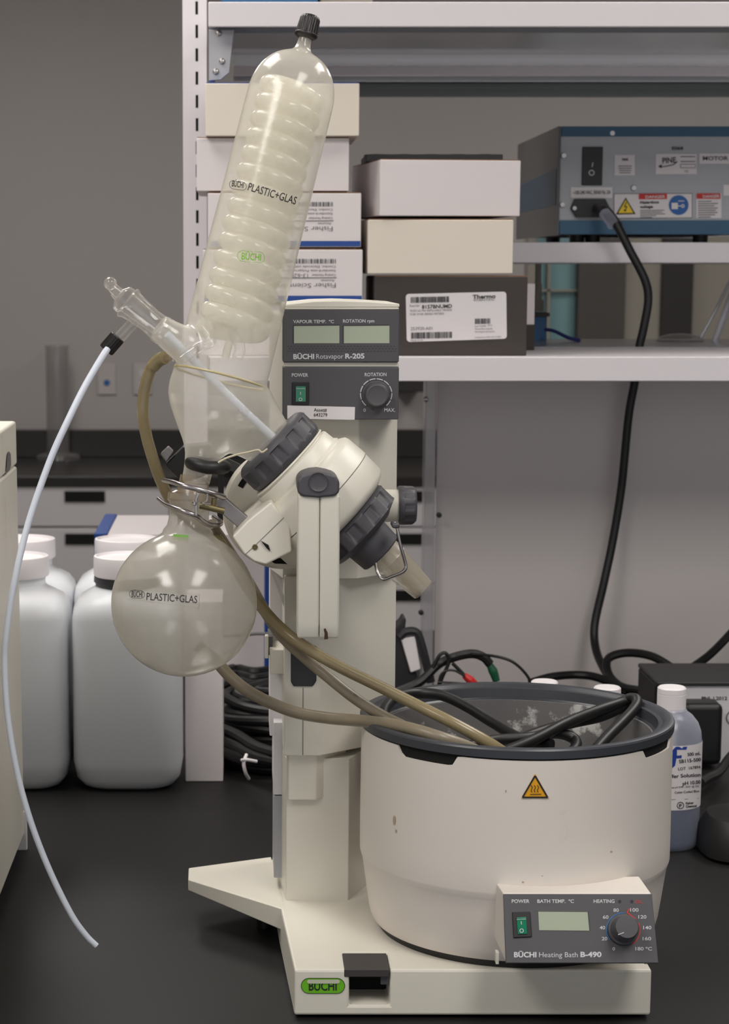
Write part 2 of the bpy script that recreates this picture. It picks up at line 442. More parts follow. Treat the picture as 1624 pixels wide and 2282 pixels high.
# far counter and cabinets
YC = 6.38
fc = thing('base_cabinet', (0, YC, -.9), 'long pale base cabinet with black counter against the far wall', 'cabinet')
MB().box((-3.5, YC + .03, -.86), (4, YW - .06, -.035)).build('body', 'cabinet', fc)
MB().box((-3.6, YC, -.035), (4.2, YW - .055, 0)).build('countertop', 'counter', fc, .004)
MB().box((-3.6, YW - .075, 0), (4.2, YW - .055, .097)).build('backsplash', 'counter', fc, .003)
def fz(py): return P(200, py, YC).z
def fxx(px): return P(px, 1150, YC).x
xs = [(-700, -320), (-318, 60 - 60), (2, 376), (380, 740), (744, 1100), (1104, 1460), (1464, 1900)]
for x0, x1 in xs:
    for y0, y1 in ((1083, 1174), (1178, 1300), (1304, 1500)):
        d = MB().box((fxx(x0), YC + .008, fz(y1)), (fxx(x1), YC + .03, fz(y0))).build('drawer', 'cabinet', fc, .003)
        hc = (x0 + x1) / 2
        MB().box((fxx(hc - 45), YC + .003, fz(y0 + 36)), (fxx(hc + 45), YC + .012, fz(y0 + 12))).build('pull', 'void', d)
# things on the far counter
g0 = P(130, 1030, 6.55); 
cyl = thing('measuring_cylinder', ON(130, 1022, 0), 'tall grey translucent cylinder with round foot on the far counter', 'cylinder')
o = ON(130, 1022, 0); zt2 = P(130, 770, o.y).z; s = 1 / ppm(130, 900, o.y)
MB().lathe(o, (0, 0, 1), [(0, 50 * s), (.012, 48 * s), (.02, 26 * s)], 32).build('foot', 'cylglass', cyl)
MB().lathe(o, (0, 0, 1), [(.02, 25 * s), (zt2 - .01, 25 * s), (zt2, 28 * s)], 32).build('tube', 'cylglass', cyl)
for px, py, lb in ((238, 845, 'pale wall outlet plate with a blue dot above the far counter'), (318, 845, 'pale wall outlet plate nearer the glass bulb, above the far counter')):
    a = P(px - 20, py + 34, YW); b = P(px + 20, py - 34, YW)
    pl = thing('outlet_plate', a, lb, 'outlet')
    MB().box((a.x, YW - .008, a.z), (b.x, YW, b.z)).build('plate', 'outletm', pl, .002)
    if px < 300: MB().lathe(P(px, py + 8, YW - .008), (0, -1, 0), [(0, .011), (.004, .009)], 16).build('dot', 'signblue', pl)
    else:
        q = MB()
        for k in (-14, 14): q.box(tuple(P(px - 9, py + k + 8, YW - .01)), tuple(P(px + 9, py + k - 8, YW - .008) + Vector((0, .003, 0))))
        q.build('socket', 'cabinet', pl)
o = ON(900, 1008, 0)
ob = thing('orange_box', o, 'orange and purple printed carton standing on the far counter behind the column', 'box')
a = P(858, 1000, o.y); b = P(916, 868, o.y)
MB().box((a.x, o.y, 0.0), (b.x, o.y + .07, b.z)).build('carton', 'orange', ob, .002)
D = Decal(plane_hit((0, o.y, 0), (0, 1, 0), .002)); D.rect(868, 895, 907, 990); D.build('printed_panel', 'purple', ob)
D = Decal(plane_hit((0, o.y, 0), (0, 1, 0), .004)); D.ring(890, 972, 9, 7, 3); D.line([(884, 980), (900, 962)], 3); D.build('emblem', 'printgrey', ob)
a = P(880, 872, 6.9); b = P(948, 846, 6.9)
tag(MB().box((a.x, 6.85, a.z), (b.x, 7.1, b.z + .06)).build('wall_bracket_box', 'blackcol', bevel=.003), 'black box fixed on the far wall above the orange carton', 'box')

# our bench
bn = thing('lab_bench', (0, 2.4, -.9), 'black-topped laboratory bench that everything stands on', 'bench')
MB().box((-2.2, 1.2, -.035), (3.0, 3.62, 0)).build('benchtop', 'bench', bn, .003)
MB().box((-2.15, 1.26, -.9), (2.95, 3.58, -.035)).build('cabinet_body', 'cabinet', bn)

# ------------------------------------------------------------ shelf rack
YF = 2.65; YU = 2.97
rk = thing('shelf_rack', (0, YU, 0), 'white steel shelf rack over the bench, with slotted upright and back panel', 'shelf rack')
def xz(px, py, Y): p = P(px, py, Y); return p.x, p.z
# upright with slots
ux0, _ = xz(408, 400, YU); ux1, _ = xz(461, 400, YU)
up = MB().box((ux0, YU, 0), (ux1, YU + .04, 1.3)).build('upright', 'shelf', rk)
cu_ = MB(); z = .52; xs0, _ = xz(436, 300, YU); xs1, _ = xz(442, 300, YU)
while z < 1.1:
    cu_.box((xs0, YU - .01, z), (xs1, YU + .03, z + .0185)); z += .0327
cut(up, cu_)
for p in up.data.polygons: p.use_smooth = False
MB().box((xs0 - .001, YU + .0025, .45), (xs1 + .001, YU + .006, 1.2)).build('upright_channel', 'void', rk)
# lower shelf
x1r = 1.0
_, zA = xz(900, 795, YF); _, zB = xz(900, 850, YF); lx0, _ = xz(463, 820, YF)
YB = YF + .31
sh = MB(); sh.box((lx0, YF, zB), (x1r, YF + .006, zA)); sh.box((lx0 + .002, YF + .003, zA - .006), (x1r, YB, zA - .0003)); sh.box((lx0, YB - .006, zB), (x1r, YB, zA)); sh.box((lx0, YF, zB), (lx0 + .004, YB, zA))
sh.build('shelf', 'shelf', rk, .0015)
_, zl = xz(1400, 782, YB)
# upper shelf
_, uA = xz(900, 4, YF); _, uB = xz(800, 60, YF); _, uD = xz(1600, 42, YF); ux0s, _ = xz(464, 40, YF)
YB2 = YF + .44
sh = MB(); sh.box((ux0s, YF, uB), (x1r, YF + .006, uA)); sh.box((ux0s + .002, YF + .004, uB + .016), (x1r, YB2, uB + .02))
sh.build('shelf', 'shelf', rk, .0015)
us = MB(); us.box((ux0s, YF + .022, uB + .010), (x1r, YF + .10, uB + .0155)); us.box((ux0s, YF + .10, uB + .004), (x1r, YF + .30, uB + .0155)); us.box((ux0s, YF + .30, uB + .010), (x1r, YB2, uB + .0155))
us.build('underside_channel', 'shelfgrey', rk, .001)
ra = P(520, 168, YB2); rb = P(520, 146, YB2)
MB().box((ux0s + .03, YB2, ra.z), (x1r, YB2 + .02, rb.z)).build('rear_rail', 'shelf', rk, .0015)
ra = P(520, 180, YB2 + .02); MB().box((ux0s + .03, YB2 + .02, ra.z), (x1r, YB2 + .024, rb.z + .02)).build('rear_channel', 'shelfgrey', rk)
ra = P(900, 216, 3.42); rb = P(900, 184, 3.42)
MB().box((P(300, 200, 3.42).x + .25, 3.42, ra.z), (1.3, 3.43, rb.z)).build('glass_track', mat('glossy_dark_rail', (66, 70, 70), .15), rk, .001)
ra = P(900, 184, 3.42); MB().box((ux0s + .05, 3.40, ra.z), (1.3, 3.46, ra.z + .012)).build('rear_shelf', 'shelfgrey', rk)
# bracket
br = MB().extr([P(465, 66, YF + .05), P(522, 66, YF + .05), P(511, 162, YF + .05), P(492, 178, YF + .05), P(465, 180, YF + .05)], (0, .004, 0)).build('bracket', mat('bracket_metal', (186, 184, 188), .3, metal=.3), rk, .001)
bb = MB().box(tuple(P(466, 178, YF + .0535)), tuple(P(474, 66, YF + .05) + Vector((0, .27, 0)))).build('bracket_arm', 'shelf', rk)
for px, py in ((487, 74), (495, 137), (481, 160)):
    MB().lathe(P(px, py, YF + .05), (0, -1, 0), [(-.001, .0042), (.002, .004), (.003, .002)], 16).build('screw', 'silver', br)
# mid shelf
_, mA = xz(1300, 540, 3.05); _, mB_ = xz(1300, 586, 3.05); mx0, _ = xz(1100, 560, 3.05)
sh = MB(); sh.box((mx0 - .3, 3.05, mB_), (1.3, 3.056, mA)); sh.box((mx0 - .3, 3.053, mA - .006), (1.3, 3.62, mA)); sh.box((mx0 - .3, 3.614, mB_), (1.3, 3.62, mA))
sh.build('shelf', 'shelf', rk, .0015)
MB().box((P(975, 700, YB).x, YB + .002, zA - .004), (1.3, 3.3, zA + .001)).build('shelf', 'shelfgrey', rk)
# back panel and acrylic post
pz = P(1000, 800, 3.02).z
MB().box((P(972, 1200, 3.02).x, 3.02, 0), (1.3, 3.035, pz + .01)).build('back_panel', 'panelwall', rk)
MB().box((P(944, 1200, 2.99).x, 2.99, 0), (P(968, 1200, 2.99).x, 3.03, zB)).build('post', 'acrylic', rk, .002)
for px, py in ((949, 890), (978, 1148), (938, 1365)):
    MB().lathe(P(px, py, 2.985), (0, -1, 0), [(-.004, .004), (.001, .004), (.002, .002)], 14).build('screw', 'dark' if py > 900 else 'silver', rk)
# things on top shelf
tb = P(640, 8, YF + .03)
tag(MB().box((P(493, 5, YF + .03).x, YF + .03, uA - .0), (P(708, 5, YF + .03).x, YF + .2, uA + .05)).build('plastic_tray', 'bluebox', bevel=.003), 'light blue tray on the top shelf, cut by the picture edge', 'tray')
tag(MB().box((P(712, 5, YF + .04).x, YF + .04, uA - .0), (P(830, 5, YF + .04).x, YF + .2, uA + .05)).build('storage_box', 'beige', bevel=.003), 'grey-green box beside the blue tray on the top shelf', 'box')

# ------------------------------------------------------------ boxes on the lower shelf
def carton(name, px0, py0, px1, py1, Y, dep, m, label, cat='box', yaw=0, group=None, lid=None, ztop=None, z0=None):
    a = P(px0, py1, Y); b = P(px1, py0, Y)
    a.z = z0 if z0 is not None else a.z
    t = thing(name, ((a.x + b.x) / 2, Y, a.z), label, cat, group)
    c = (a.x, Y, 0) if yaw >= 0 else (b.x, Y, 0)
    MB().box((a.x, Y, a.z), (b.x, Y + dep, b.z - .0015), yaw, c).build('carton', m, t, .0012)
    return t, a, b, c
def lid_of(t, a, b, c, Y, dep, yaw, m='kraft', name='flap_edge'):
    MB().box((a.x + .001, Y + .001, b.z - .003), (b.x - .001, Y + dep, b.z - .0004), yaw, c).build(name, m, t)
Ys = 2.69
t5, a, b, c = carton('electrode_box', 448, 676, 812, 793, Ys, .2, 'card', 'white carton at the bottom of the left stack, mostly behind the grey display', z0=zA)
lid_of(t5, a, b, c, Ys, .2, 0)
for i, (x0, y0, x1, y1, m, lb) in enumerate([
    (452, 554, 808, 673, 'card', 'white carton with upside-down printing reading 13-62, just above the grey display'),
    (463, 428, 805, 551, 'card', 'white carton with upside-down printing and blue bottom edge, second above the display'),
    (438, 305, 778, 426, 'card', 'plain white carton set further left, below the cream one of the left stack'),
    (458, 183, 801, 303, 'cardcream', 'cream carton with blue lid edge, topmost of the left stack')]):
    Yk = Ys - (.012, .008, .0, .015)[i]
    t, a, b, c = carton('electrode_box', x0, y0, x1, y1, Yk, .19, m, lb)
    lid_of(t, a, b, c, Yk, .19, 0, 'bluecard' if i == 3 else 'kraft')
    h = plane_hit((0, Yk, 0), (0, 1, 0), .0006)
    if i < 2:
        sb = (1 if i == 0 else 0)
        D = Decal(h); D.rect(x0 + 3, y1 - (14 if i == 0 else 14), x1 - 2, y1 - (2 if i == 0 else 2)); D.build('blue_stripe', 'bluecard', t)
        oy = 0 if i == 0 else -127; ox = 0 if i == 0 else -7
        D = Decal(h); D.bars(748 + ox, 577 + oy, 560, 587 + oy, seed=3 + i, n=34); D.line([(750 + ox, 619 + oy), (560, 620 + oy)], 2); 
        D.text('Fisher Scientific', 748 + ox, 631 + oy + (1 if i else 0), 622 + ox, 632 + oy, 10)
        D.build('print', 'printgrey', t)
        D = Decal(h)
        D.text('Combo. Electrode with Ag', 748 + ox, 592 + oy, 640 + ox, 592 + oy, 5, .004); D.text('Standard-size Polypropylene', 748 + ox, 601 + oy, 628 + ox, 601 + oy, 5, .004)
        D.text('Catalog Number', 748 + ox, 611 + oy, 694 + ox, 611 + oy, 5, .004)
        if i == 0: D.text('13-620', 686, 610, 648, 610, 9)
        D.text('Accumet', 745 + ox, 623 + oy, 715 + ox, 623 + oy, 5, .004)
        D.build('print', 'printgrey', t)
Y0 = 2.685
t3, a3, b3, c3 = carton('electrode_box', 832, 614, 1176, 793, Y0, .18, 'brown', 'dark brown carton with a white barcode label, bottom of the right stack', z0=zA)
lid_of(t3, a3, b3, c3, Y0, .18, 0)
h = plane_hit((0, Y0, 0), (0, 1, 0), .0006)
D = Decal(h); sk = -.031
r = 7; pts = []
for cxp, cyp, a0 in ((1121, 657, 0), (911, 662, 90), (913, 755, 180), (1122, 748, 270)):
    for k in range(5):
        a = math.radians(a0 + 22.5 * k); pts.append((cxp + r * math.cos(a), cyp - r * math.sin(a)))
D.poly(pts); D.build('label', 'label', t3)
D = Decal(plane_hit((0, Y0, 0), (0, 1, 0), .0012))
D.bars(915, 662, 999, 675, -.02, 5, 30); D.bars(916, 741, 1008, 755, -.02, 8, 34); D.bars(1058, 710, 1092, 722, -.02, 9, 14)
D.text('Thermo', 1053, 666, 1104, 664, 8.5, .03); D.text('8157BNUMD', 940, 688, 1007, 686, 8, .02)
D.build('print', 'printblack', t3)
D = Decal(plane_hit((0, Y0, 0), (0, 1, 0), .0012))
D.text('SCIENTIFIC', 1055, 671, 1103, 670, 4); D.text('Reorder:', 913, 684, 936, 683, 5)
D.text('ROSS ULTRA REFILLABLE TRIODE', 914, 695, 1007, 693, 4.5); D.text('FOR STAR SERIES METERS', 914, 703, 989, 701, 4.5)
D.text('253920-A01', 915, 736, 963, 735, 7); D.text('Made in US', 915, 761, 942, 760, 4)
D.text('Lot Code  TY1', 1058, 729, 1096, 727, 4); D.text('Thermo Fisher Scientific', 1058, 735, 1097, 734, 3.5); D.text('New England Laboratories', 1058, 741, 1102, 740, 3.5)
D.text('Chelmsford MA USA 01824', 1058, 754, 1116, 752, 3.5); D.build('print', 'printgrey', t3)
t, a, b, c = carton('electrode_box', 819, 487, 1146, 610, 2.68, .18, 'cardcream', 'cream-faced carton in the middle of the right stack', yaw=math.radians(2)); lid_of(t, a, b, c, 2.68, .18, math.radians(2))
t, a, b, c = carton('electrode_box', 846, 353, 1169, 481, 2.675, .2, 'card', 'white carton turned slightly, topmost of the right stack', yaw=math.radians(7.5)); lid_of(t, a, b, c, 2.675, .2, math.radians(7.5))
zc = b.z
tr = thing('bottle_tray', (b.x, 2.8, zc), 'low black tray with round wells on top of the right carton stack', 'tray')
xa = P(806, 350, 2.86).x; xb = P(1100, 350, 2.86).x
zk = zc
MB().box((xa, 2.70 + .06, zk), (xb, 2.88, zk + .010)).build('tray', 'dark', tr, .001)
for k in range(5):
    MB().lathe((xa + .018 + k * (xb - xa - .036) / 4, 2.82, zk + .0095), (0, 0, 1), [(0, .018), (.003, .017), (.0035, .012)], 24).build('well', 'black', tr)
# box behind the brown one
a = P(1100, 791, 2.86); a.z = zA; b = P(1196, 632, 2.86)
tt = thing('small_carton', (a.x, 2.87, zA), 'narrow white and dark box peeking out behind the brown carton', 'box')
zm = P(1190, 724, 2.86).z
MB().box((a.x, 2.87, zA), (b.x, 2.95, zm)).build('base', 'brown', tt, .001); MB().box((a.x, 2.87, zm), (b.x - .001, 2.95, b.z)).build('cover', 'card', tt, .001)

# ------------------------------------------------------------ instrument on the mid shelf
YI = 3.08
a = P(1242, 521, YI); b = P(1700, 283, YI); dep = .45; a.x = P(1243, 400, YI).x
it = thing('power_supply', (a.x, YI, mA), 'grey metal power supply with blue edges and danger labels on the upper shelf', 'power supply')
MB().box((a.x + .002, YI + .003, a.z), (b.x, YI + dep, b.z)).build('housing', 'instr', it)
MB().box((a.x - .001, YI - .001, a.z - .002), (a.x + .003, YI + dep, b.z + .001)).build('side_panel', 'instrside', it)
zb1 = P(1400, 304, YI).z; zb2 = P(1400, 491, YI).z
MB().box((a.x + .004, YI - .001, zb1), (b.x, YI + .02, b.z + .001)).build('top_trim', 'instrblue', it, .0005)
MB().box((a.x + .004, YI - .001, a.z - .001), (b.x, YI + .02, zb2)).build('bottom_trim', 'instrblue', it, .0005)
D = Decal(lambda px, py: Vector((a.x - .0015, YI + (px) * .45, a.z + py * (b.z - a.z))))
D.poly([(0.02, .27), (.98, .27), (.98, .55), (.02, .62)]); D.build('side_stripe', 'stripe', it)
for px in (1232, 1285, 1320, 1560):
    q = P(px, 530, YI + .06 if px > 1240 else YI + .4); rr = .011
    MB().lathe((q.x, q.y, mA), (0, 0, 1), [(0, rr), (a.z - mA, rr * 1.1)], 20).build('foot', 'black', it)
hI = plane_hit((0, YI + .003, 0), (0, 1, 0), .001); hI2 = plane_hit((0, YI + .003, 0), (0, 1, 0), .002)
sw = MB().box(tuple(P(1296, 413, YI)), tuple(P(1341, 328, YI + .01)), 0).build('rocker_switch', 'black', it, .001)
hs = plane_hit((0, YI, 0), (0, 1, 0), .001)
D = Decal(hs); D.ring(1318, 385, 6.5, 6.5, 2); D.line([(1321, 362), (1319, 372)], 2); D.build('switch_marks', 'print', sw)
q = [(1272, 464), (1281, 443), (1349, 443), (1358, 461), (1344, 484), (1284, 484)]
so = MB().extr([P(x, y, YI - .006) for x, y in q], (0, .01, 0)).build('power_inlet', 'black', it, .0008)
for x, y in ((1280, 464), (1350, 463)): MB().lathe(P(x, y, YI - .006), (0, -1, 0), [(-.001, .0035), (.001, .003)], 14).build('screw', 'silver', so)
for x, y in ((1256, 347), (1253, 456), (1364, 297), (1412, 419)): MB().lathe(P(x, y, YI), (0, -1, 0), [(-.001, .0042), (.002, .0036)], 14).build('screw', 'silver', it)
D = Decal(hI)
for r_ in ((1272, 417, 1364, 441), (1369, 345, 1414, 391), (1461, 343, 1552, 388), (1368, 432, 1542, 485), (1551, 431, 1607, 486), (1558, 342, 1650, 365), (1612, 412, 1660, 436)): D.rect(*r_)
D.build('label', 'label', it)
D = Decal(hI2); D.text('~100-240 VAC, 50/60 Hz, 2A', 1276, 433, 1360, 432, 8, .01); D.text('MOTOR SPEED', 1566, 357, 1668, 357, 8.5, .01); D.text('E068', 1497, 334, 1522, 334, 7, .02)
D.text('PINE', 1476, 364, 1506, 362, 12, .02); D.line([(1468, 372), (1482, 371), (1500, 367), (1509, 360)], 2); D.poly([(1466, 371), (1474, 366), (1474, 375)])
D.text('Intertek', 1386, 358, 1400, 358, 7, .02)
for k in range(4): D.line([(1377 + k, 370 + k * 5), (1408 - k, 370 + k * 5)], 1.3)
D.line([(1516, 349), (1549, 349)], 1.5); D.line([(1516, 360), (1549, 360)], 1.5); D.line([(1516, 374), (1549, 374), (1549, 366), (1516, 366), (1516, 374)], 1); D.text('CE', 1525, 384, 1533, 384, 5)
D.text('Hazardous', 1426, 454, 1468, 453, 6, .03); D.text('voltage.', 1426, 464, 1456, 463, 6, .03)
for k, L in enumerate((60, 55, 62, 40, 30)): D.line([(1426, 469 + 4 * k), (1426 + L * .9, 468.5 + 4 * k)], 1.2)
for k, L in enumerate((30, 44, 36, 44, 40, 44, 38, 28)): D.line([(1555, 449 + 5 * k), (1555 + L, 448.5 + 5 * k)], 1.5)
D.poly([(1394, 440), (1416, 477), (1372, 478)]); 
D.line([(1368, 432), (1542, 431), (1542, 485), (1368, 487), (1368, 432)], .8); D.build('print', 'printblack', it)
D = Decal(hI2); D.rect(1423, 432, 1486, 444, sk=-.01); D.rect(1552, 431, 1605, 443); D.build('danger_band', 'red', it)
D = Decal(hI2); D.disc(1512, 457, 22); D.build('mandatory_sign', 'signblue', it)
h3 = plane_hit((0, YI + .003, 0), (0, 1, 0), .003)
D = Decal(h3); D.poly([(1394, 445), (1411, 474.5), (1377, 475)]); D.build('warning_triangle', 'yellow', it)
D = Decal(h3); D.text('DANGER', 1438, 442, 1482, 441, 6, .02); D.text('DANGER', 1566, 441, 1603, 440, 6, .02)
D.rect(1496, 452, 1510, 466); D.line([(1510, 459), (1516, 459)], 2); D.ring(1521, 459, 4, 4, 2); D.line([(1511, 448), (1524, 448)], 1.6); D.build('print', 'label', it)
D = Decal(plane_hit((0, YI + .003, 0), (0, 1, 0), .004)); D.line([(1396, 450), (1391, 461), (1397, 460), (1392, 470)], 1.8); D.line([(1390, 467), (1392, 471), (1395, 468)], 1.5); D.build('print', 'printblack', it)

# cords behind
def cord(name, pts, r, m, label, cat='cord', group=None, seg=10):
    o = MB().tube([P(*p) for p in pts], r, seg).build(name, m); return tag(o, label, cat, group)
pc = thing('mains_cable', tuple(P(1345, 468, YI - .02)), 'thick black power cord hanging from the grey power supply down behind the shelf', 'cord')
MB().tube([P(*p) for p in [(1372, 496, 2.995), (1402, 556, 2.99), (1436, 622, 2.985), (1444, 668, 2.985), (1434, 730, 2.985), (1424, 775, 2.985), (1414, 850, 2.985), (1400, 930, 2.985), (1385, 1080, 2.985), (1366, 1200, 2.98), (1345, 1300, 2.97), (1325, 1390, 2.96), (1327, 1445, 2.94), (1345, 1490, 2.9), (1362, 1512, 2.87)]], .0062).build('cable', 'black', pc)
MB().tube([P(1330, 464, YI - .012), P(1350, 472, 3.03), P(1376, 503, 2.994)], [.0065, .0085, .0075], 12).build('plug', 'dark', pc)
MB().tube([P(1347, 476, 3.015), P(1359, 490, 3.0), P(1365, 500, 2.991)], .0088, 12, 4).build('clear_sleeve', 'bottleclear', pc)
cord('looped_cord', [(1700, 1330, 2.9), (1624, 1416, 2.88), (1580, 1460, 2.86), (1540, 1490, 2.84), (1520, 1512, 2.83)], .0062, 'black', 'black cord rising to the right edge from the dark power box')
cord('looped_cord', [(1520, 1508, 2.84), (1500, 1490, 2.84), (1450, 1462, 2.86), (1395, 1455, 2.88), (1355, 1468, 2.88), (1355, 1500, 2.86), (1380, 1528, 2.82), (1420, 1538, 2.78), (1462, 1540, 2.73)], .0062, 'black', 'black cord looping down into the side of the dark power box')
cord('looped_cord', [(1180, 1522, 2.85), (1230, 1508, 2.86), (1290, 1504, 2.87), (1340, 1513, 2.85), (1400, 1545, 2.8)], .006, 'black', 'black cord lying behind the bath between the two white caps')
# glass dish and tubes seen past the shelf
dd = P(1515, 772, 3.2)
def dome():
    t = MB().lathe((dd.x, 3.2, zA + .001), (0, 0, 1), [(0, .037), (.003, .037), (.008, .03), (.011, .015), (.012, .001)], 32)
    return tag(t.build('glass_dish', 'clear'), 'upturned clear glass dish on the rear of the shelf', 'dish')
dome()
tag(MB().tube([P(1550, 772, 3.22), P(1590, 700, 3.22), P(1640, 600, 3.22)], .003, 8, 1).build('glass_rod', 'bottleclear'), 'thin pale rod leaning to the right behind the shelf', 'rod')
tag(MB().tube([P(1588, 772, 3.2), P(1610, 712, 3.2), P(1650, 600, 3.2)], .0055, 8, 1).build('glass_tube', 'bottleclear'), 'thicker pale tube leaning at the right picture edge behind the shelf', 'tube')
a = P(1188, 775, 3.25); b = P(1224, 697, 3.25); a.z = zA
bc = thing('blue_container', (a.x, 3.25, zA), 'small blue container with beige stack on its lid behind the brown carton', 'container')
MB().box((P(1170, 700, 3.25).x, 3.25, zA), (P(1219, 700, 3.25).x, 3.32, b.z - .004)).build('body', 'bluebox', bc, .002)
MB().box((P(1170, 700, 3.25).x, 3.245, b.z - .006), (b.x, 3.325, b.z)).build('lid', 'darkframe', bc, .001)
sx = P(1199, 650, 3.28)
for k, (y0, y1, w) in enumerate(((694, 668, 14), (668, 632, 9), (632, 588, 7))):
    MB().lathe((sx.x, 3.285, P(1199, y0, 3.28).z), (0, 0, 1), [(0, w / 1400), (P(1199, y1, 3.28).z - P(1199, y0, 3.28).z, w / 1400)], 20).build('stack_piece', 'beige', bc)
cord('thin_blue_cable', [(1215, 734, 3.22), (1235, 738, 3.2), (1265, 752, 3.18), (1292, 759, 3.17)], .0028, 'bluewire', 'thin dark blue cable beside the blue container', 'cable')
# ------------------------------------------------------------ bench clutter behind the evaporator
def jug(px, pyl, Y, s, label, ring=False, liquid=.5, face=(0, 0)):
    """square white jug; px centre, pyl lid top pixel, Y centre depth"""
    Y = ON(285, 1768, 0).y + .066 + Y; c = P(px, pyl, Y); x = c.x; H = c.z; t = thing('plastic_jug', (x, Y, 0), label, 'jug', 'white plastic jugs behind the flask')
    hw = .0695 * s; hd = .066 * s
    sec = [(0.0, hw * .72, hd * .72, 3.5), (.004, hw * .84, hd * .84, 3.8), (.014, hw * .95, hd * .95, 4), (.035, hw, hd, 4.5), (H - .075, hw, hd, 4.5), (H - .062, hw * .97, hd * .97, 4), (H - .052, hw * .88, hd * .88, 3.4), (H - .045, hw * .74, hd * .74, 2.6), (H - .04, hw * .62, hd * .62, 2.1), (H - .036, hw * .56, hd * .56, 2), (H - .02, hw * .56, hd * .56, 2)]
    MB().superbox(x, Y, sec).build('bottle', 'hdpe', t)
    zl = .035 + (H - .11) * liquid
    MB().superbox(x, Y, [(.004, hw * .8, hd * .8, 3.8), (.016, hw * .93, hd * .93, 4), (.036, hw * .975, hd * .97, 4.5), (zl, hw * .975, hd * .97, 4.5)]).build('liquid', 'jugliquid', t)
    R = .0435 * s
    MB().lathe((x, Y, H - .026), (0, 0, 1), [(0, R * .97), (.002, R), (.0225, R), (.0255, R * .985), (.026, R * .93), (.0225, R * .90), (.022, R * .2)], 48).build('cap', 'lid', t)
    if ring: MB().lathe((x, Y, H - .044), (0, 0, 1), [(0, R * .86), (.002, R * .93), (.010, R * .96), (.011, R * 1.0), (.0175, R * .99)], 48).build('neck_ring', 'dark', t)
    return t
jug(285, 1237, 0, 1.0, 'large white jug with black neck ring, directly left of and behind the round flask', True, .92)
jug(32, 1237, 0, 1.0, 'white half-full jug at the front left beside the grey cabinet', False, .42)
jug(284, 1199, .17, 1.02, 'white jug behind the one with the black neck ring', False, .5)
jug(50, 1199, .17, 1.02, 'white jug behind the half-full one at left', False, .5)
# white upright carton
a = ON(413, 1742, 0); Yb = a.y; b = P(497, 1742, Yb)
tag(MB().box((a.x, Yb, 0), (b.x, Yb + .1, P(413, 1340, Yb).z)).build('white_carton', 'card', bevel=.0015), 'tall plain white carton standing right of the jug with the black ring', 'box')
# blue-ended box
Yb = 3.2; a = P(226, 1440, Yb); b = P(600, 1185, Yb); b2 = P(600, 1155, Yb)
bt = thing('reagent_box', (a.x, Yb, 0), 'large white box with blue end strips lying behind the jugs', 'box')
z1 = P(300, 1190, Yb).z
xl = P(210, 1190, Yb).x; xr = P(602, 1190, Yb).x; w = .021
MB().box((xl + w, Yb, 0.0), (xr - .008, Yb + .25, z1)).build('body', 'card', bt, .002)
MB().box((xl, Yb - .003, 0.0), (xl + w, Yb + .252, z1 + .002)).build('end_strip', 'bluecard', bt, .002)
MB().box((xr - .009, Yb - .003, 0.0), (xr, Yb + .252, z1 + .002)).build('end_strip', 'bluecard', bt, .002)
D = Decal(plane_hit((0, Yb, 0), (0, 1, 0), .002)); D.rect(245, 1203, 270, 1206); D.build('handle_slot', 'void', bt)
# coil of black cable
cc = thing('cable_coil', tuple(ON(560, 1700, 0)), 'coil of thick black cable with white tie behind the evaporator column', 'cable')
rnd = random.Random(4); m = MB()
c0 = ON(625, 1672, 0); 
for k in range(16):
    Rk = .045 + .006 * ((k * 5) % 8) + rnd.uniform(-.004, .004); tz = .004 + .0085 * (k % 9)
    pts = [(c0.x + .02 + rnd.uniform(-.004, .004) + Rk * 1.15 * math.cos(t * PI / 8), c0.y + .01 + Rk * .75 * math.sin(t * PI / 8), tz + .008 * math.sin(t * PI / 8 + k) + .016) for t in range(17)]
    m.tube(pts, .0072, 10, 4)
for ya, yb_, zz in ((1700, 1716, .008), (1688, 1700, .022), (1668, 1704, .03), (1640, 1690, .04)):
    m.tube([ON(492, ya - 16, zz), ON(530, ya, zz), ON(580, (ya + yb_) / 2 + 4, zz), ON(660, yb_, zz)], .0078, 10)
m.build('cable', 'black', cc)
q = P(548, 1712, 2.41)
MB().tube([P(549, 1682, 2.41), P(543, 1700, 2.395), P(547, 1722, 2.395), P(554, 1735, 2.41)], .0022, 8).build('cable_tie', 'label', cc)
MB().tube([P(538, 1694, 2.395), P(550, 1693, 2.39), P(572, 1697, 2.395)], .002, 8).build('tie_tail', 'label', cc)
m = MB()
tag(MB().tube([P(480, 1418, 2.9), P(540, 1415, 2.9), P(580, 1412, 2.9), P(640, 1416, 2.9)], .0025, 8).build('thin_cable', 'printgrey'), 'thin grey cable passing behind the column clip', 'cable')
m = MB()
for k in range(5):
    y = 1452 + 14 * k; m.tube([ON(470, y + 30, .01 + .004 * k), ON(520, y + 10, .012), ON(570, y + 18, .012), ON(640, y + 5, .01)], .008, 8)
tag(m.build('cable_bundle', 'black'), 'bundle of black cables lying flat on the bench behind the coil', 'cable')
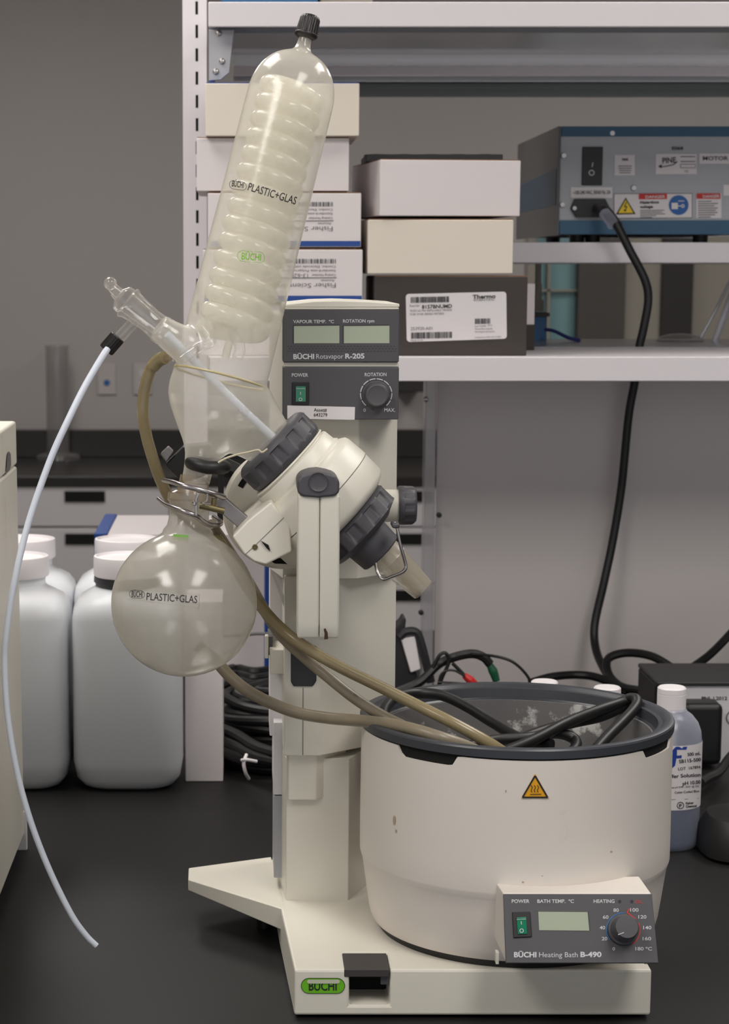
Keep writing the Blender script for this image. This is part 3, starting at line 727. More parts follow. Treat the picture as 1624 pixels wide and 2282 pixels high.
# wires at right of column
def w(pts, r, mm, lb, cat='wire'): return tag(MB().tube([P(*p) for p in pts], r, 8).build('wire', mm), lb, cat)
ad = thing('cable_adapter', tuple(ON(900, 1560, 0)), 'black curved adapter with a white plate standing right of the column', 'adapter')
MB().extr([P(x, y, 2.72) for x, y in ((870, 1410), (893, 1388), (900, 1376), (905, 1380), (903, 1398), (897, 1416), (914, 1470), (928, 1500), (940, 1540), (870, 1545))], (0, .04, 0)).build('body', 'dark', ad, .004)
MB().extr([P(x, y, 2.712) for x, y in ((893, 1424), (925, 1418), (938, 1492), (915, 1500))], (0, .02, 0)).build('back_plate', 'lid', ad, .002)
MB().tube([P(890, 1420, 2.715), P(905, 1408, 2.715), P(928, 1410, 2.715), (P(940, 1440, 2.715)), P(950, 1480, 2.715), P(960, 1520, 2.715)], .006, 10).build('handle', 'dark', ad)
w([(880, 1545, 2.66), (935, 1520, 2.66), (975, 1482, 2.68), (1010, 1465, 2.7), (1050, 1457, 2.7), (1076, 1464, 2.7), (1092, 1480, 2.7)], .0062, 'black', 'thick black lead arching up to the green connector')
w([(1050, 1458, 2.69), (1100, 1462, 2.7), (1140, 1474, 2.7), (1170, 1500, 2.7), (1188, 1530, 2.7)], .002, 'black', 'thin black wire curving over towards the white cap')
w([(960, 1500, 2.67), (978, 1462, 2.67), (993, 1456, 2.67), (1000, 1475, 2.67), (985, 1510, 2.67), (975, 1540, 2.67)], .0025, 'black', 'thin black wire making a small loop left of the red connector')
w([(975, 1530, 2.66), (985, 1500, 2.66), (1010, 1494, 2.66), (1036, 1507, 2.66)], .0016, 'black', 'thin black wire running low to the red connector')
w([(1008, 1478, 2.67), (1022, 1492, 2.67), (1038, 1509, 2.67)], .0025, 'black', 'short black wire entering the red connector from above')
w([(975, 1520, 2.65), (1010, 1522, 2.65), (1060, 1526, 2.65)], .0016, 'black', 'thin black wire running flat behind the bath rim')
tag(MB().tube([P(1034, 1505, 2.665), P(1048, 1516, 2.665), P(1066, 1530, 2.665)], [.0042, .006, .0035], 10).build('banana_plug', 'redplug'), 'red plug on a black wire behind the bath', 'plug')
tag(MB().tube([P(1086, 1474, 2.70), P(1098, 1495, 2.70), P(1106, 1518, 2.70)], [.0035, .0065, .005], 10).build('banana_plug', 'greenplug'), 'green plug on a black lead behind the bath', 'plug')
w([(1102, 1512, 2.70), (1106, 1530, 2.70), (1112, 1545, 2.70)], .002, 'black', 'short thin wire below the green plug')

# buffer bottles
def bottle(px, py, zc, s, label, full=True, liquid=True):
    """px, py: centre of cap top, zc: height of the bottle"""
    c = ON(px, py + 5, zc); x, Y = c.x, c.y; R = .0345 * s
    t = thing('buffer_bottle', (x, Y, 0), label, 'bottle', 'squeeze-cap buffer bottles'); h = zc
    pr = [(0, R * .9), (.004, R * .98), (.01, R), (h - .062, R), (h - .05, R * .965), (h - .04, R * .86), (h - .032, R * .68), (h - .028, R * .52), (h - .024, R * .46), (h - .01, R * .42)]
    MB().lathe((x, Y, 0), (0, 0, 1), pr, 48).build('bottle', 'bottleclear', t)
    if liquid: MB().lathe((x, Y, .001), (0, 0, 1), [(0, R * .88), (.004, R * .96), (.01, R * .985), (h * .46, R * .985), (h*.463, .001)], 48).build('liquid', 'blueliquid', t)
    cp_ = MB().lathe((x, Y, h - .027), (0, 0, 1), [(0, R * .44), (0.0003, R * .46), (.019, R * .46), (.0195, R * .44), (.020, R * .46), (.0255, R * .455), (.027, R * .41), (.0268, R * .1)], 40).build('cap', 'lid', t)
    return t, x, Y, R, h
# depth from the bench contact of the blue bottle
bx = ON(1512, 1872, 0.0); hz = P(1497, 1524, bx.y).z
t, x, Y, R, h = bottle(1497, 1525, hz, 1.02, 'white-capped bottle of blue buffer with printed label, right of the bath')
hb = cyl_hit((x, Y, 0), (0, 0, 1), R, .0006); hb2 = cyl_hit((x, Y, 0), (0, 0, 1), R, .001)
z0 = P(1530, 1806, Y - R).z; z1 = P(1530, 1662, Y - R).z
lm = MB(); n = 36
vs = []; fs = []
for k in range(n + 1):
    a = -PI / 2 - 1.45 + 2.9 * k / n
    for zz in (z0, z1): vs.append((x + (R + .0005) * math.cos(a), Y + (R + .0005) * math.sin(a), zz))
for k in range(n): fs.append((2 * k, 2 * k + 2, 2 * k + 3, 2 * k + 1))
lm.add(vs, fs).build('label', 'label', t, fix=False)
D = Decal(hb2); D.poly([(1498, 1672), (1506, 1664), (1531, 1664), (1529, 1671), (1508, 1671), (1508, 1684), (1519, 1683), (1518, 1690), (1507, 1690), (1504, 1706), (1496, 1713), (1497, 1686), (1492, 1687), (1493, 1682), (1498, 1682)])
D.build('blue_initial', mat('logo_blue', (25, 60, 150), .5), t)
D = Decal(hb2); D.text('500 mL', 1532, 1685, 1561, 1682, 7, .02); D.text('SB115-500', 1513, 1701, 1562, 1696, 7.5, .02); D.text('LOT  167894', 1511, 1717, 1561, 1712, 6, .01)
D.text('Buffer Solution', 1480, 1735, 1561, 1730, 7.5, .02); D.text('pH 10.00', 1521, 1750, 1561, 1746, 7.5, .02)
D.text('Certified pH 9.99 - 10.01 @ 25C', 1482, 1758, 1558, 1754, 4, .005); D.text('Color-Coded Blue', 1503, 1769, 1558, 1765, 5, .01)
D.line([(1478, 1783), (1500, 1782), (1530, 1781), (1556, 1779)], .8); D.ring(1516, 1795, 8, 8, 1.6); D.text('F', 1513, 1799, 1519, 1799, 7, .03)
D.text('Fisher', 1528, 1793, 1546, 1791, 5, .03); D.text('Chemical', 1528, 1800, 1552, 1798, 5, .03); D.build('print', 'printblack', t)
bottle(1353, 1525, .168, 1.0, 'white-capped bottle behind the bath, only its cap rising above the rim near the loops')
bottle(1213, 1512, .170, 1.0, 'white-capped bottle behind the bath, only the cap top showing by the plugs')

# black and white power box at right
Yp = 2.62
a = P(1460, 1740, Yp); b = P(1720, 1528, Yp); ztp = P(1500, 1528, Yp).z
pb = thing('power_box', (a.x, Yp, 0), 'white-fronted box with black top holding a black plug at the right edge', 'power box')
z0 = 0.0
MB().box((a.x - .003, Yp + .004, z0), (b.x, Yp + .12, ztp)).build('housing', 'black', pb, .002)
MB().box((P(1500, 1600, Yp).x, Yp, z0), (b.x, Yp + .006, ztp)).build('front_plate', 'white', pb, .001)
MB().box((a.x - .003, Yp - .005, ztp), (b.x, Yp + .125, ztp + .006)).build('top_cover', 'dark', pb, .002)
D = Decal(plane_hit((0, Yp, 0), (0, 1, 0), .001)); D.text('PNL L2012', 1563, 1560, 1620, 1560, 7.5, .02); D.build('print', 'printblack', pb)
D = Decal(plane_hit((0, Yp, 0), (0, 1, 0), .001)); D.ring(1634, 1600, 17, 17, 3); D.ring(1634, 1600, 8, 8, 8); D.build('socket_ring', 'printgrey', pb)
a2 = P(1520, 1706, Yp - .04); b2 = P(1613, 1570, Yp - .04)
tag(MB().box((a2.x, Yp - .04, a2.z), (b2.x, Yp + .003, b2.z)).build('power_adapter', 'black', bevel=.008, seg=4), 'black block adapter plugged into the front of the white-fronted box', 'adapter')
cord('looped_cord', [(1650, 1660, 2.56), (1624, 1690, 2.55), (1600, 1722, 2.5), (1575, 1735, 2.45), (1560, 1745, 2.42)], .006, 'black', 'black cord drooping below the block adapter at the right edge')
c = ON(1665, 1900, 0)
tag(MB().superbox(c.x, c.y, [(0, .05, .05, 3), (.004, .055, .055, 3), (.03, .053, .052, 3), (.045, .045, .045, 2.6), (.05, .03, .03, 2.4)]).build('black_base', 'black'), 'rounded black object low at the right edge on the bench', 'device')

# grey-white cabinet at left edge
pr = ON(45, 1893, 0); X = pr.x - .002; Yr = pr.y
zt_ = P(36, 938, Yr).z
ct = thing('bench_instrument', (X - .2, Yr - .4, 0), 'off-white bench instrument cabinet cut by the left edge, with a dark chip on its side', 'instrument')
zs = P(36, 1036, Yr).z
X0 = P(36, 950, Yr).x
def slab(za, zb_, xa, xb, nm, ya=Yr - .75):
    return MB().extr([(xa, Yr, za), (xb, Yr, zb_), (-.9, Yr, zb_), (-.9, Yr, za)], (0, ya - Yr, 0)).build(nm, 'cream', ct, .003)
xbm = P(52, 1700, Yr).x
xm = X0 + (xbm - X0) * .1
slab(.018, zs - .001, xbm, xm, 'lower_body'); slab(zs + .0005, zt_, xm, X0, 'top_cover')
MB().box((-.85, Yr - .74, .0), (xbm - .01, Yr - .01, .02)).build('plinth', 'instrside', ct)
MB().box((xbm - .014, Yr - .004, .0), (xbm + .003, Yr + .003, .045)).build('corner_foot', 'white', ct, .001)
# dark chip in paint
D = Decal(plane_hit((X0 + .0012, Yr, 0), (1, 0, .0), .0004)); D.poly([(13, 1056), (15, 1030), (17, 1010), (20, 1005), (24, 1012), (25, 1035), (22, 1048)]); D.build('paint_chip', 'alu', ct)
# ------------------------------------------------------------ rotary evaporator
YB0 = 1.694
ev = thing('rotary_evaporator', (.1, 1.9, 0), 'cream rotary evaporator stand with tilted drive head, grey grip rings and grey control panels', 'rotary evaporator')
ZB = ON(655, 2160, 0).z; ZB = P(655, 2161, YB0).z
bx0 = P(656, 2161, YB0).x; bx1 = P(1452, 2165, YB0).x
base = MB().plan([(bx0, YB0), (bx1, YB0), (bx1, 1.93), (.19, 1.985), (.165, 2.03), (.03, 2.03), (.036, 1.88)], 0.003, ZB).build('base', 'cream', ev)
ca = P(779, 2250, YB0 - .01); cb = P(871, 2150, YB0 - .01)
cut(base, MB().box((ca.x, YB0 - .02, ca.z), (cb.x, YB0 + .045, ZB + .01)))
bv = base.modifiers.new('bevel', 'BEVEL'); bv.width = .0022; bv.segments = 2; bv.limit_method = 'ANGLE'
for p in base.data.polygons: p.use_smooth = False
MB().box((ca.x + .0005, YB0 + .04, ca.z), (cb.x - .0005, YB0 + .044, ZB - .001)).build('recess', 'void', base)
lx0 = P(766, 2150, YB0).x
lv = MB(); lv.extr([(lx0, YB0 - .002, ZB - .006), (lx0, YB0 + .016, ZB + .0015), (lx0, YB0 - .001, ZB + .0015), (lx0, YB0 - .002, ZB + .001)], (0, 0, 0.0001))
lv = MB().extr([(ca.x - .0045, YB0 - .0008, ZB - .0065), (ca.x - .0045, YB0 - .0008, ZB + .0006), (ca.x - .0045, YB0 + .040, ZB + .0012), (ca.x - .0045, YB0 + .040, ZB - .0065)], (cb.x - ca.x + .004, 0, 0))
lv.build('height_lever', 'lever', ev, .0008)
MB().box((cb.x - .008, YB0 + .003, ZB - .015), (cb.x - .0006, YB0 + .006, ZB - .006)).build('lever_tab', 'grey', ev, .001)
# side foot
zt = ZB
fp = [ON(634, 2003, zt), ON(604, 1909, zt), ON(420, 1934, zt), ON(419, 1960, zt), ON(638, 2028, zt)]
tb_, bt_ = .0115, .022
ft = MB(); n = 5
low = [Vector((p.x, p.y, zt - (tb_ if i in (2, 3) else bt_))) for i, p in enumerate(fp)]
ft.add(fp + low, [(0, 1, 2, 3, 4), (9, 8, 7, 6, 5)] + [(i, i + 5, (i + 1) % 5 + 5, (i + 1) % 5) for i in range(5)])
ft.build('side_foot', 'cream', ev, .0012)
fc_ = ON(590, 1968, zt)
MB().lathe((fc_.x, fc_.y, 0), (0, 0, 1), [(0, .008), (zt - .012, .008)], 20).build('rubber_foot', 'black', ev)
hB = plane_hit((0, YB0, 0), (0, 1, 0), .0004); hB2 = plane_hit((0, YB0, 0), (0, 1, 0), .0008)
D = Decal(hB); D.pill(671, 2180, 768, 2214); lg = D.build('badge', 'logogreen', ev)
D = Decal(hB2); D.text('BÜCHI', 688, 2207, 750, 207 + 2000, 19, .015); D.pill(671, 2180, 768, 2214, w=1.2); D.build('lettering', 'printblack', lg)
D = Decal(plane_hit((0, YB0, 0), (0, 1, 0), .0012)); D.pill(684, 2183, 757, 2192); D.build('badge_painted_glare', mat('painted_glare_band', (196, 200, 176), .3), lg)  # pale pill paints the light's glare onto the upper part of the badge

# column
YC0 = 1.885
def X(px, py, Y): return P(px, py, Y).x
def Z(py, Y, px=700): return P(px, py, Y).z
col = MB()
colx = [(X(637, 1990, 1.89), 1.89), (X(776, 1990, 1.89), 1.89), (X(828, 1975, 1.94), 1.95), (X(828, 1975, 1.94), 2.02), (X(607, 1905, 2.02), 2.02)]
col.plan(colx, ZB - .001, Z(1690, 1.89)).build('column', 'cream', ev, .001)
# grey side rail
MB().box((X(601, 1300, 1.96), 1.95, Z(1640, 1.95)), (X(640, 1300, 1.9) + .01, 2.02, Z(1262, 1.95))).build('side_rail', 'white', ev, .001)
MB().box((X(608, 1800, 1.96), 1.93, Z(1760, 1.95)), (X(640, 1800, 1.9), 2.02, Z(1600, 1.95))).build('side_rail', 'white', ev, .001)
MB().box((X(608, 1800, 1.96) + .0005, 1.93, ZB + .01), (X(640, 1800, 1.9) - .001, 2.0, Z(1762, 1.95))).build('cable_channel', 'instr', ev, .001)
# middle housing (lower carriage)
xm0 = X(633, 1600, 1.875); xm1 = X(714, 1600, 1.875); xm2 = X(880, 1500, 1.94)
MB().plan([(xm0, 1.875), (xm1, 1.875), (xm2, 1.937), (xm2, 2.03), (xm0 - .002, 2.03)], Z(1685, 1.875), Z(1284, 1.875)).build('lift_housing', 'cream', ev, .0015)
MB().box((X(675, 1600, 1.875) - .0003, 1.8745, Z(1683, 1.875)), (X(675, 1600, 1.875) + .0003, 1.8755, Z(1532, 1.875))).build('seam', 'printgrey', ev)
MB().plan([(X(642, 1700, 1.88), 1.882), (X(705, 1700, 1.88), 1.882), (X(770, 1700, 1.92), 1.915), (X(770, 1700, 1.92), 1.96), (X(642, 1700, 1.88), 1.96)], Z(1784, 1.882), Z(1680, 1.882)).build('slide_cover', 'cream', ev, .0015)
q = [(648, 1440), (648, 1520), (654, 1530), (697, 1530), (705, 1518), (705, 1440)]
MB().extr([P(x, y, 1.873) for x, y in q], (0, .006, 0)).build('release_button', 'dark', ev, .001)
# clips at left
MB().box((X(590, 1440, 1.9), 1.90, Z(1468, 1.9)), (X(598, 1440, 1.9), 1.91, Z(1417, 1.9))).build('clip', 'cream', ev, .001)
MB().box((X(598, 1440, 1.9), 1.915, Z(1462, 1.91)), (X(608, 1440, 1.9), 1.96, Z(1421, 1.91))).build('clip', 'instrside', ev)
MB().box((X(601, 1440, 1.9), 1.90, Z(1503, 1.9)), (X(637, 1440, 1.9), 1.95, Z(1448, 1.9))).build('clip', 'cream', ev, .001)
# inner thin glass/film strip right of the rail
MB().extr([P(602, 1268, 1.89), P(622, 1300, 1.89), P(640, 1345, 1.89), P(655, 1415, 1.89)], (0, .001, 0)).build('cover_edge', 'white', ev)
# head
hx = [(X(603, 1000, 1.95), 1.945), (X(631, 1000, 1.885), 1.885), (X(799, 1000, 1.885), 1.885), (X(885, 1000, 1.92), 1.922), (X(885, 1000, 1.92), 2.05), (X(603, 1000, 1.95), 2.05)]
MB().plan(hx, Z(1291, 1.885), Z(700, 1.885)).build('head_housing', 'cream', ev, .0015)
YP = 1.862
def pbox(x0, y0, x1, y1, Y, d, nm, m, par=ev, bev=.001): return MB().box((X(x0, y1, Y), Y, Z(y1, Y, x0)), (X(x1, y0, Y), Y + d, Z(y0, Y, x0))).build(nm, m, par, bev)
dm = pbox(630, 689, 890, 807, YP, .16, 'display_panel', 'panel')
pbox(634, 685, 889, 690, YP - .0005, .16, 'panel_trim', 'cream', dm)
cp0 = [(634, 685), (634, 679), (700, 672), (756, 670.5), (820, 672.5), (890, 677), (890, 684.5)]
MB().extr([P(x, y, YP) for x, y in cp0], (0, .16, 0)).build('top_cap', 'cream', ev, .0008)
hP = plane_hit((0, YP, 0), (0, 1, 0), .0004); hP2 = plane_hit((0, YP, 0), (0, 1, 0), .0008)
for x0, x1 in ((653.5, 756), (764.5, 867.5)):
    D = Decal(hP); D.rect(x0, 725, x1, 765); dsp = D.build('display', 'lcd', dm)
    D = Decal(hP2); D.line([(x0, 725.5), (x1, 724.5)], 1.5); D.line([(x0 + .5, 725), (x0 + .5, 765)], 1.5); D.build('display_edge', 'dark', dsp)
D = Decal(hP); D.text('VAPOUR TEMP.  ºC', 653, 720, 744, 720, 7, .018); D.text('ROTATION rpm', 764, 719, 834, 718.5, 7, .018)
D.text('BÜCHI', 653.5, 800, 700, 799.5, 10.5, .035); D.text('Rotavapor', 704.5, 799.5, 765, 799, 10.5, .0); D.text('R-205', 769, 799, 812, 798.5, 10.5, .035); D.build('lettering', 'print', dm)
D = Decal(hP)
for k in range(33): 
    for j in range(3): D.rect(640 + 7.4 * k + (j % 2) * 3.5, 771 + 5.5 * j, 643.5 + 7.4 * k + (j % 2) * 3.5, 772.2 + 5.5 * j)
D.build('grille', 'dark', dm)
gp = pbox(631, 807, 889, 818, YP + .004, .15, 'panel_gap', 'cream')
cpn = pbox(630, 818, 889, 935, YP, .14, 'control_panel', 'panel')
D = Decal(hP); D.text('POWER', 650, 839.5, 686.5, 839.5, 7.5, .018); D.text('ROTATION', 812.5, 838.5, 861, 838, 7.5, .018); D.text('0', 809.5, 917.5, 815, 917.5, 7, .01); D.text('MAX.', 856, 917.5, 880.5, 917.5, 7.5, .018)
D.ring(838, 878, 36, 35, 2.2, -50, 230, 50); D.build('lettering', 'print', cpn)
D = Decal(hP2)
for a in range(-50, 260, 28):
    r_ = math.radians(a); D.line([(838 + 32 * math.cos(r_), 878 - 32 * math.sin(r_)), (838 + 37 * math.cos(r_), 878 - 37 * math.sin(r_))], 1.6)
D.build('scale_gap', 'dark', cpn)
def knob(o, w, s, R, L, par, grip=None, m='grey'):
    return MB().lathe(o, w, [(0, R), (L * .25, R), (L * .3, R * .93), (L * .9, R * .82), (L * .97, R * .78), (L, R * .7), (L * .98, R * .62), (L * .96, R * .5), (L * .95, .0005)], 48, grip).build('knob', m, par)
px1 = 1 / ppm(838, 878, YP)
knob(P(838, 879, YP), (0, -1, 0), 1, 31 * px1, .014, cpn, m='panel')
sw = pbox(650.5, 852, 689, 902, YP - .0015, .004, 'power_switch', 'black', cpn, .0006)
YS = YP - .0015
rk_ = MB().extr([P(659, 861, YS - .0002), P(681, 861, YS - .0002), P(681, 867, YS - .0022), P(681, 895, YS - .0005), P(659, 895, YS - .0005), P(659, 867, YS - .0022)], (0, .003, 0)).build('rocker', 'green', sw)
D = Decal(plane_hit((0, YS - .0022, 0), (0, 1, 0), .0004)); D.line([(669.5, 873), (669.5, 880)], 1.3); D.ring(669.5, 890, 3.8, 3.8, 1.1); D.line([(660, 866), (680, 866)], .8); D.build('switch_marks', 'print', sw)
D = Decal(hP); D.poly([(640, 903.5), (791, 907), (790, 935.5), (640, 933)]); al = D.build('asset_label', 'label', cpn)
D = Decal(hP2); D.text('Asset#', 699, 917, 728, 917.5, 7.5, .003); D.text('643279', 699, 928, 729, 928.5, 7.5, .003); D.build('lettering', 'printblack', al)

# drive head
YD = 1.80
A0 = P(622, 1006, YD); A1 = P(944, 1316, YD); AW = (A1 - A0).normalized()
S = (A1 - A0).length / math.hypot(322, 310)          # metres per pixel along the head
AN = Vector((AW.z, 0, -AW.x)).normalized()             # in-plane normal; make it point down-left
if AN.z > 0: AN = -AN
def ax(t, n=0, dy=0): return A0 + AW * (t * S) + AN * (n * S) + Vector((0, dy, 0))
dr = MB().lathe(ax(0, 20), AW, [(70 * S, 60 * S), (74 * S, 128 * S), (84 * S, 143 * S), (92 * S, 146 * S), (138 * S, 149 * S)], 72).build('drive_housing', 'cream', ev, smooth=True, angle=40)
MB().lathe(ax(0, 20), AW, [(140 * S, 148 * S), (186 * S, 147 * S), (196 * S, 140 * S), (205 * S, 122 * S), (206 * S, 60 * S)], 72).build('drive_cover', 'cream', ev, angle=40)
MB().lathe(ax(0, 20), AW, [(137 * S, 145 * S), (141 * S, 145 * S)], 64).build('seam', 'printgrey', dr)
MB().lathe(ax(0, 3), AW, [(29 * S, 80 * S), (30 * S, 99 * S), (33 * S, 101 * S), (36 * S, 97 * S), (38 * S, 97 * S), (40 * S, 103 * S), (44 * S, 105 * S), (66 * S, 107 * S), (72 * S, 113 * S), (76 * S, 113 * S)], 72).build('collar', 'cream', ev, angle=30)
# top lug behind the collar
def nut(t0, t1, R, R2, nm, n=0):
    L = t1 - t0
    prof = [(t0 * S, R * .62 * S), (t0 * S, R * .88 * S), ((t0 + L * .1) * S, R * .96 * S), ((t0 + L * .2) * S, R * S), ((t0 + L * .24) * S, R * S, .055), ((t0 + L * .72) * S, R * S, .055), ((t0 + L * .78) * S, R * S), ((t0 + L * .92) * S, (R2 * .97) * S), ((t0 + L) * S, R2 * .88 * S), ((t0 + L) * S, R2 * .6 * S)]
    return MB().lathe(ax(0, n), AW, prof, 192, 12).build(nm, 'grey', ev, angle=50)
nut(-32, 31, 99, 99, 'grip_ring')
nut(203, 268, 110, 92, 'grip_ring', 8)
MB().lathe(ax(0, 6), AW, [(262 * S, 56 * S), (318 * S, 52 * S), (321 * S, 49 * S), (321 * S, 36 * S)], 48).build('joint_holder', 'grey', ev)
# glass vapour tube end
vt = MB().lathe(A0, AW, [(300 * S, 38 * S), (345 * S, 37 * S), (348 * S, 38 * S), (351 * S, 36 * S), (444 * S, 27 * S), (446 * S, 25 * S)], 40, cap=False).build('glass_tube', 'tubeglass', ev)
MB().lathe(A0, AW, [(300 * S, 20 * S), (444 * S, 18 * S)], 32, cap=False).build('inner_tube', 'tubeglass', ev)
wc = [(878, 1166, -.05), (884, 1175, -.052), (892, 1215, -.052), (903, 1255, -.05), (903, 1268, -.05), (893, 1277, -.05), (870, 1286, -.05), (856, 1291, -.05), (847, 1286, -.048), (840, 1272, -.045), (837, 1256, -.04)]
MB().tube([P(x, y, YD + d * .9) for x, y, d in wc], .0015, 10, 6).build('wire_clip', 'silver', ev)
MB().box(tuple(P(873, 1178, YD - .05)), tuple(P(887, 1160, YD - .03))).build('clip_lug', 'grey', ev, .002)
# tilt disc behind
dc = P(630, 1130, 1.86); sD = 1 / ppm(630, 1130, 1.86)
dsk = MB().lathe(dc, (0, -1, 0), [(-.026, 128 * sD), (.006, 134 * sD), (.016, 134 * sD), (.021, 127 * sD), (.022, 110 * sD), (.0222, 20 * sD)], 96).build('tilt_disc', 'cream', ev, angle=30)
hD = plane_hit((0, dc.y - .0222, 0), (0, 1, 0), .0006)
D = Decal(hD); D.ring(632, 1135, 115, 115, 13, 135, 153, 12)
D.poly([(604, 1251), (616, 1244), (640, 1244), (651, 1253), (640, 1257), (612, 1256)]); D.build('slot', 'void', dsk)
# locking block
lb = MB().extr([P(x, y, 1.748) for x, y in ((517, 1196), (552, 1160), (604, 1118), (646, 1168), (650, 1230), (592, 1259), (566, 1252), (543, 1234))], (0, .09, 0)).build('locking_block', 'cream', ev, .002)
D = Decal(plane_hit((0, 1.748, 0), (0, 1, 0), .0004)); D.line([(545, 1237), (572, 1212), (640, 1146)], 1.3); D.build('seam', 'printgrey', lb)
MB().lathe(P(568, 1219, 1.748), (0, -1, 0), [(-.001, .0026), (.001, .0025), (.0011, .0015), (.0004, .001)], 20).build('screw', 'brass', lb)
MB().extr([P(x, y, 1.746) for x, y in ((582, 1206), (598, 1215), (602, 1228), (594, 1222))], (0, .004, 0)).build('latch', 'void', lb)
# flask holder: metal arm, black strap, block
MB().extr([P(x, y, 1.775) for x, y in ((478, 1112), (500, 1108), (558, 1158), (535, 1180), (502, 1152), (488, 1140))], (0, .012, 0)).build('holder_arm', 'alu', ev, .001)
bk = MB().extr([P(x, y, 1.86) for x, y in ((368, 1036), (408, 996), (470, 990), (480, 1050), (420, 1075), (400, 1068))], (0, .03, 0)).build('holder_block', 'black', ev, .001)
MB().tube([P(395, 1040, 1.875), P(470, 1030, 1.875), P(540, 1060, 1.875)], .009, 10, 2).build('holder_rod', 'black', ev)
MB().extr([P(x, y, 1.855) for x, y in ((357, 1012), (374, 996), (386, 1008), (370, 1030))], (0, .018, 0)).build('holder_nut', 'alu', bk, .001)
MB().extr([P(x, y, 1.85) for x, y in ((484, 1020), (501, 1020), (498, 1100), (497, 1162), (484, 1150), (486, 1090))], (0, .008, 0)).build('strap', 'black', ev)
cr = P(463, 1022, 1.795); sC = 1 / ppm(463, 1022, 1.795)
MB().tube([cr + Vector((math.cos(a) * 37 * sC, math.sin(a) * 34 * sC, -math.cos(a) * 5 * sC - .0065 + (abs(math.cos(a))) * .001)) for a in [2 * PI * k / 24 for k in range(25)]], .0060, 12, 2).build('support_ring', 'black', ev)

# handle
YH = 1.712
hxs = [X(663.5, 1250, YH), X(711.6, 1250, YH), X(712.4, 1250, YH), X(756.5, 1250, YH)]
zh0 = P(700, 1426, YH).z; zh1 = P(700, 1104, YH).z; zbend = P(700, 1391, YH).z
for i, (xa, xb) in enumerate(((hxs[0], hxs[1]), (hxs[2], hxs[3]))):
    MB().extr([(xa, YH, zbend), (xa, YH, zh1), (xa, YH + .042, zh1), (xa, YH + .042, zh0), (xa, YH + .006, zh0)], (xb - xa, 0, 0)).build('handle', 'cream', ev, .0022)
MB().box((hxs[0] + .006, YH + .012, zh0 + .012), (hxs[3] - .006, YH + .038, zh1 - .004)).build('seam', 'printgrey', ev)
pts = [(663, 1100), (662, 1072), (672, 1060), (690, 1054), (709, 1052), (728, 1054), (747, 1060), (756.5, 1072), (756, 1098), (746, 1106), (709, 1110), (676, 1107)]
cpp = MB().extr([P(x, y, YH - .003) for x, y in pts], (0, .048, 0)).build('handle_cap', 'grey', ev, .003, seg=3)
sH = 1 / ppm(710, 1073, YH)
MB().lathe(P(709, 1074, YH - .0035), (0, -1, 0), [(-.001, 22 * sH), (.0012, 21 * sH), (.0006, 18.5 * sH), (.0002, 10 * sH), (.0002, .0003)], 40).build('handle_button', 'grey', cpp)
MB().box((hxs[0] + .008, YH + .04, Z(1405, 1.8)), (hxs[3] - .008, 1.88, Z(1150, 1.8))).build('handle_bracket', 'cream', ev)
D = Decal(plane_hit((0, YH + .004, zbend), (0, 1, 0), .006)); D.poly([(722, 1425), (723, 1412), (721, 1402), (725, 1400), (730, 1410), (731, 1424)]); D.build('rust_chip', mat('rust_brown', (62, 38, 24), .8), ev)
# side knob
sk_ = 1 / ppm(900, 1126, 1.86); ko = P(866, 1127, 1.86)
MB().lathe(ko - Vector((.02, 0, 0)), (1, 0, 0), [(0, 37 * sk_), (.02 + 22 * sk_, 36 * sk_)], 48).build('knob_stub', 'cream', ev)
R = 43.5 * sk_
MB().lathe(P(887, 1126, 1.86), (1, 0, 0), [(0, R * .8), (0, R * .97), (.001, R), (.005, R), (.0055, R, .06), (.013, R * .985, .06), (.0145, R * .93), (.0165, R * .82), (.017, R * .5), (.0172, .0004)], 120, 10).build('side_knob', 'grey', ev, angle=45)

# ------------------------------------------------------------ heating bath
ZR = P(1149, 1669, 1.682).z
BY = 1.822; dpt = ppm(1149, 1603, BY); BR = 346 / dpt; BX = X(1149, 1603, BY)
hbth = thing('heating_bath', (BX, BY, ZB), 'cream round heating bath with dark basin and grey control panel on the evaporator base', 'heating bath')
# outer shell with notched top
zt1 = P(1150, 1697, BY - BR).z
shl = MB(); seg = 192
def ztop(th):
    d = math.degrees(th) % 360                      # 270 = towards camera
    z = zt1
    for a, b_, dz in ((216, 242, .009), (313, 338, .008)):
        if a < d < b_: z -= dz * min(1, (d - a) / 2.2, (b_ - d) / 2.2)
    if 180 < d <= 214: z += .0
    return z
prof = [(0, .885), (.001, .905), (.004, .92), (.012, .934), (.028, .95), (.045, .966), (.058, .9795), (.0585, .981), (.0645, .994), (.066, .9955), (.085, .996), (1.0, .992)]
vs = []; fs = []; zs0 = ZB + .0065
for t, r_ in prof:
    for k in range(seg):
        th = 2 * PI * k / seg; zz = zs0 + t if t < 1 else ztop(th)
        vs.append((BX + BR * r_ * math.cos(th), BY + BR * r_ * math.sin(th), zz))
for k in range(seg):      # inner lip
    th = 2 * PI * k / seg; vs.append((BX + BR * .978 * math.cos(th), BY + BR * .978 * math.sin(th), ztop(th)))
for k in range(seg):
    th = 2 * PI * k / seg; vs.append((BX + BR * .978 * math.cos(th), BY + BR * .978 * math.sin(th), ztop(th) - .02))
for i in range(len(prof) + 1):
    for k in range(seg):
        a = i * seg + k; b_ = i * seg + (k + 1) % seg; fs.append((a, b_, b_ + seg, a + seg))
fs.append(tuple(range(seg))[::-1])
MB().add(vs, fs).build('outer_shell', 'bathcream', hbth, angle=30)
MB().lathe((BX, BY, ZB), (0, 0, 1), [(0.0003, BR * .87), (.0068, BR * .885)], 96).build('bottom_ring', 'black', hbth)
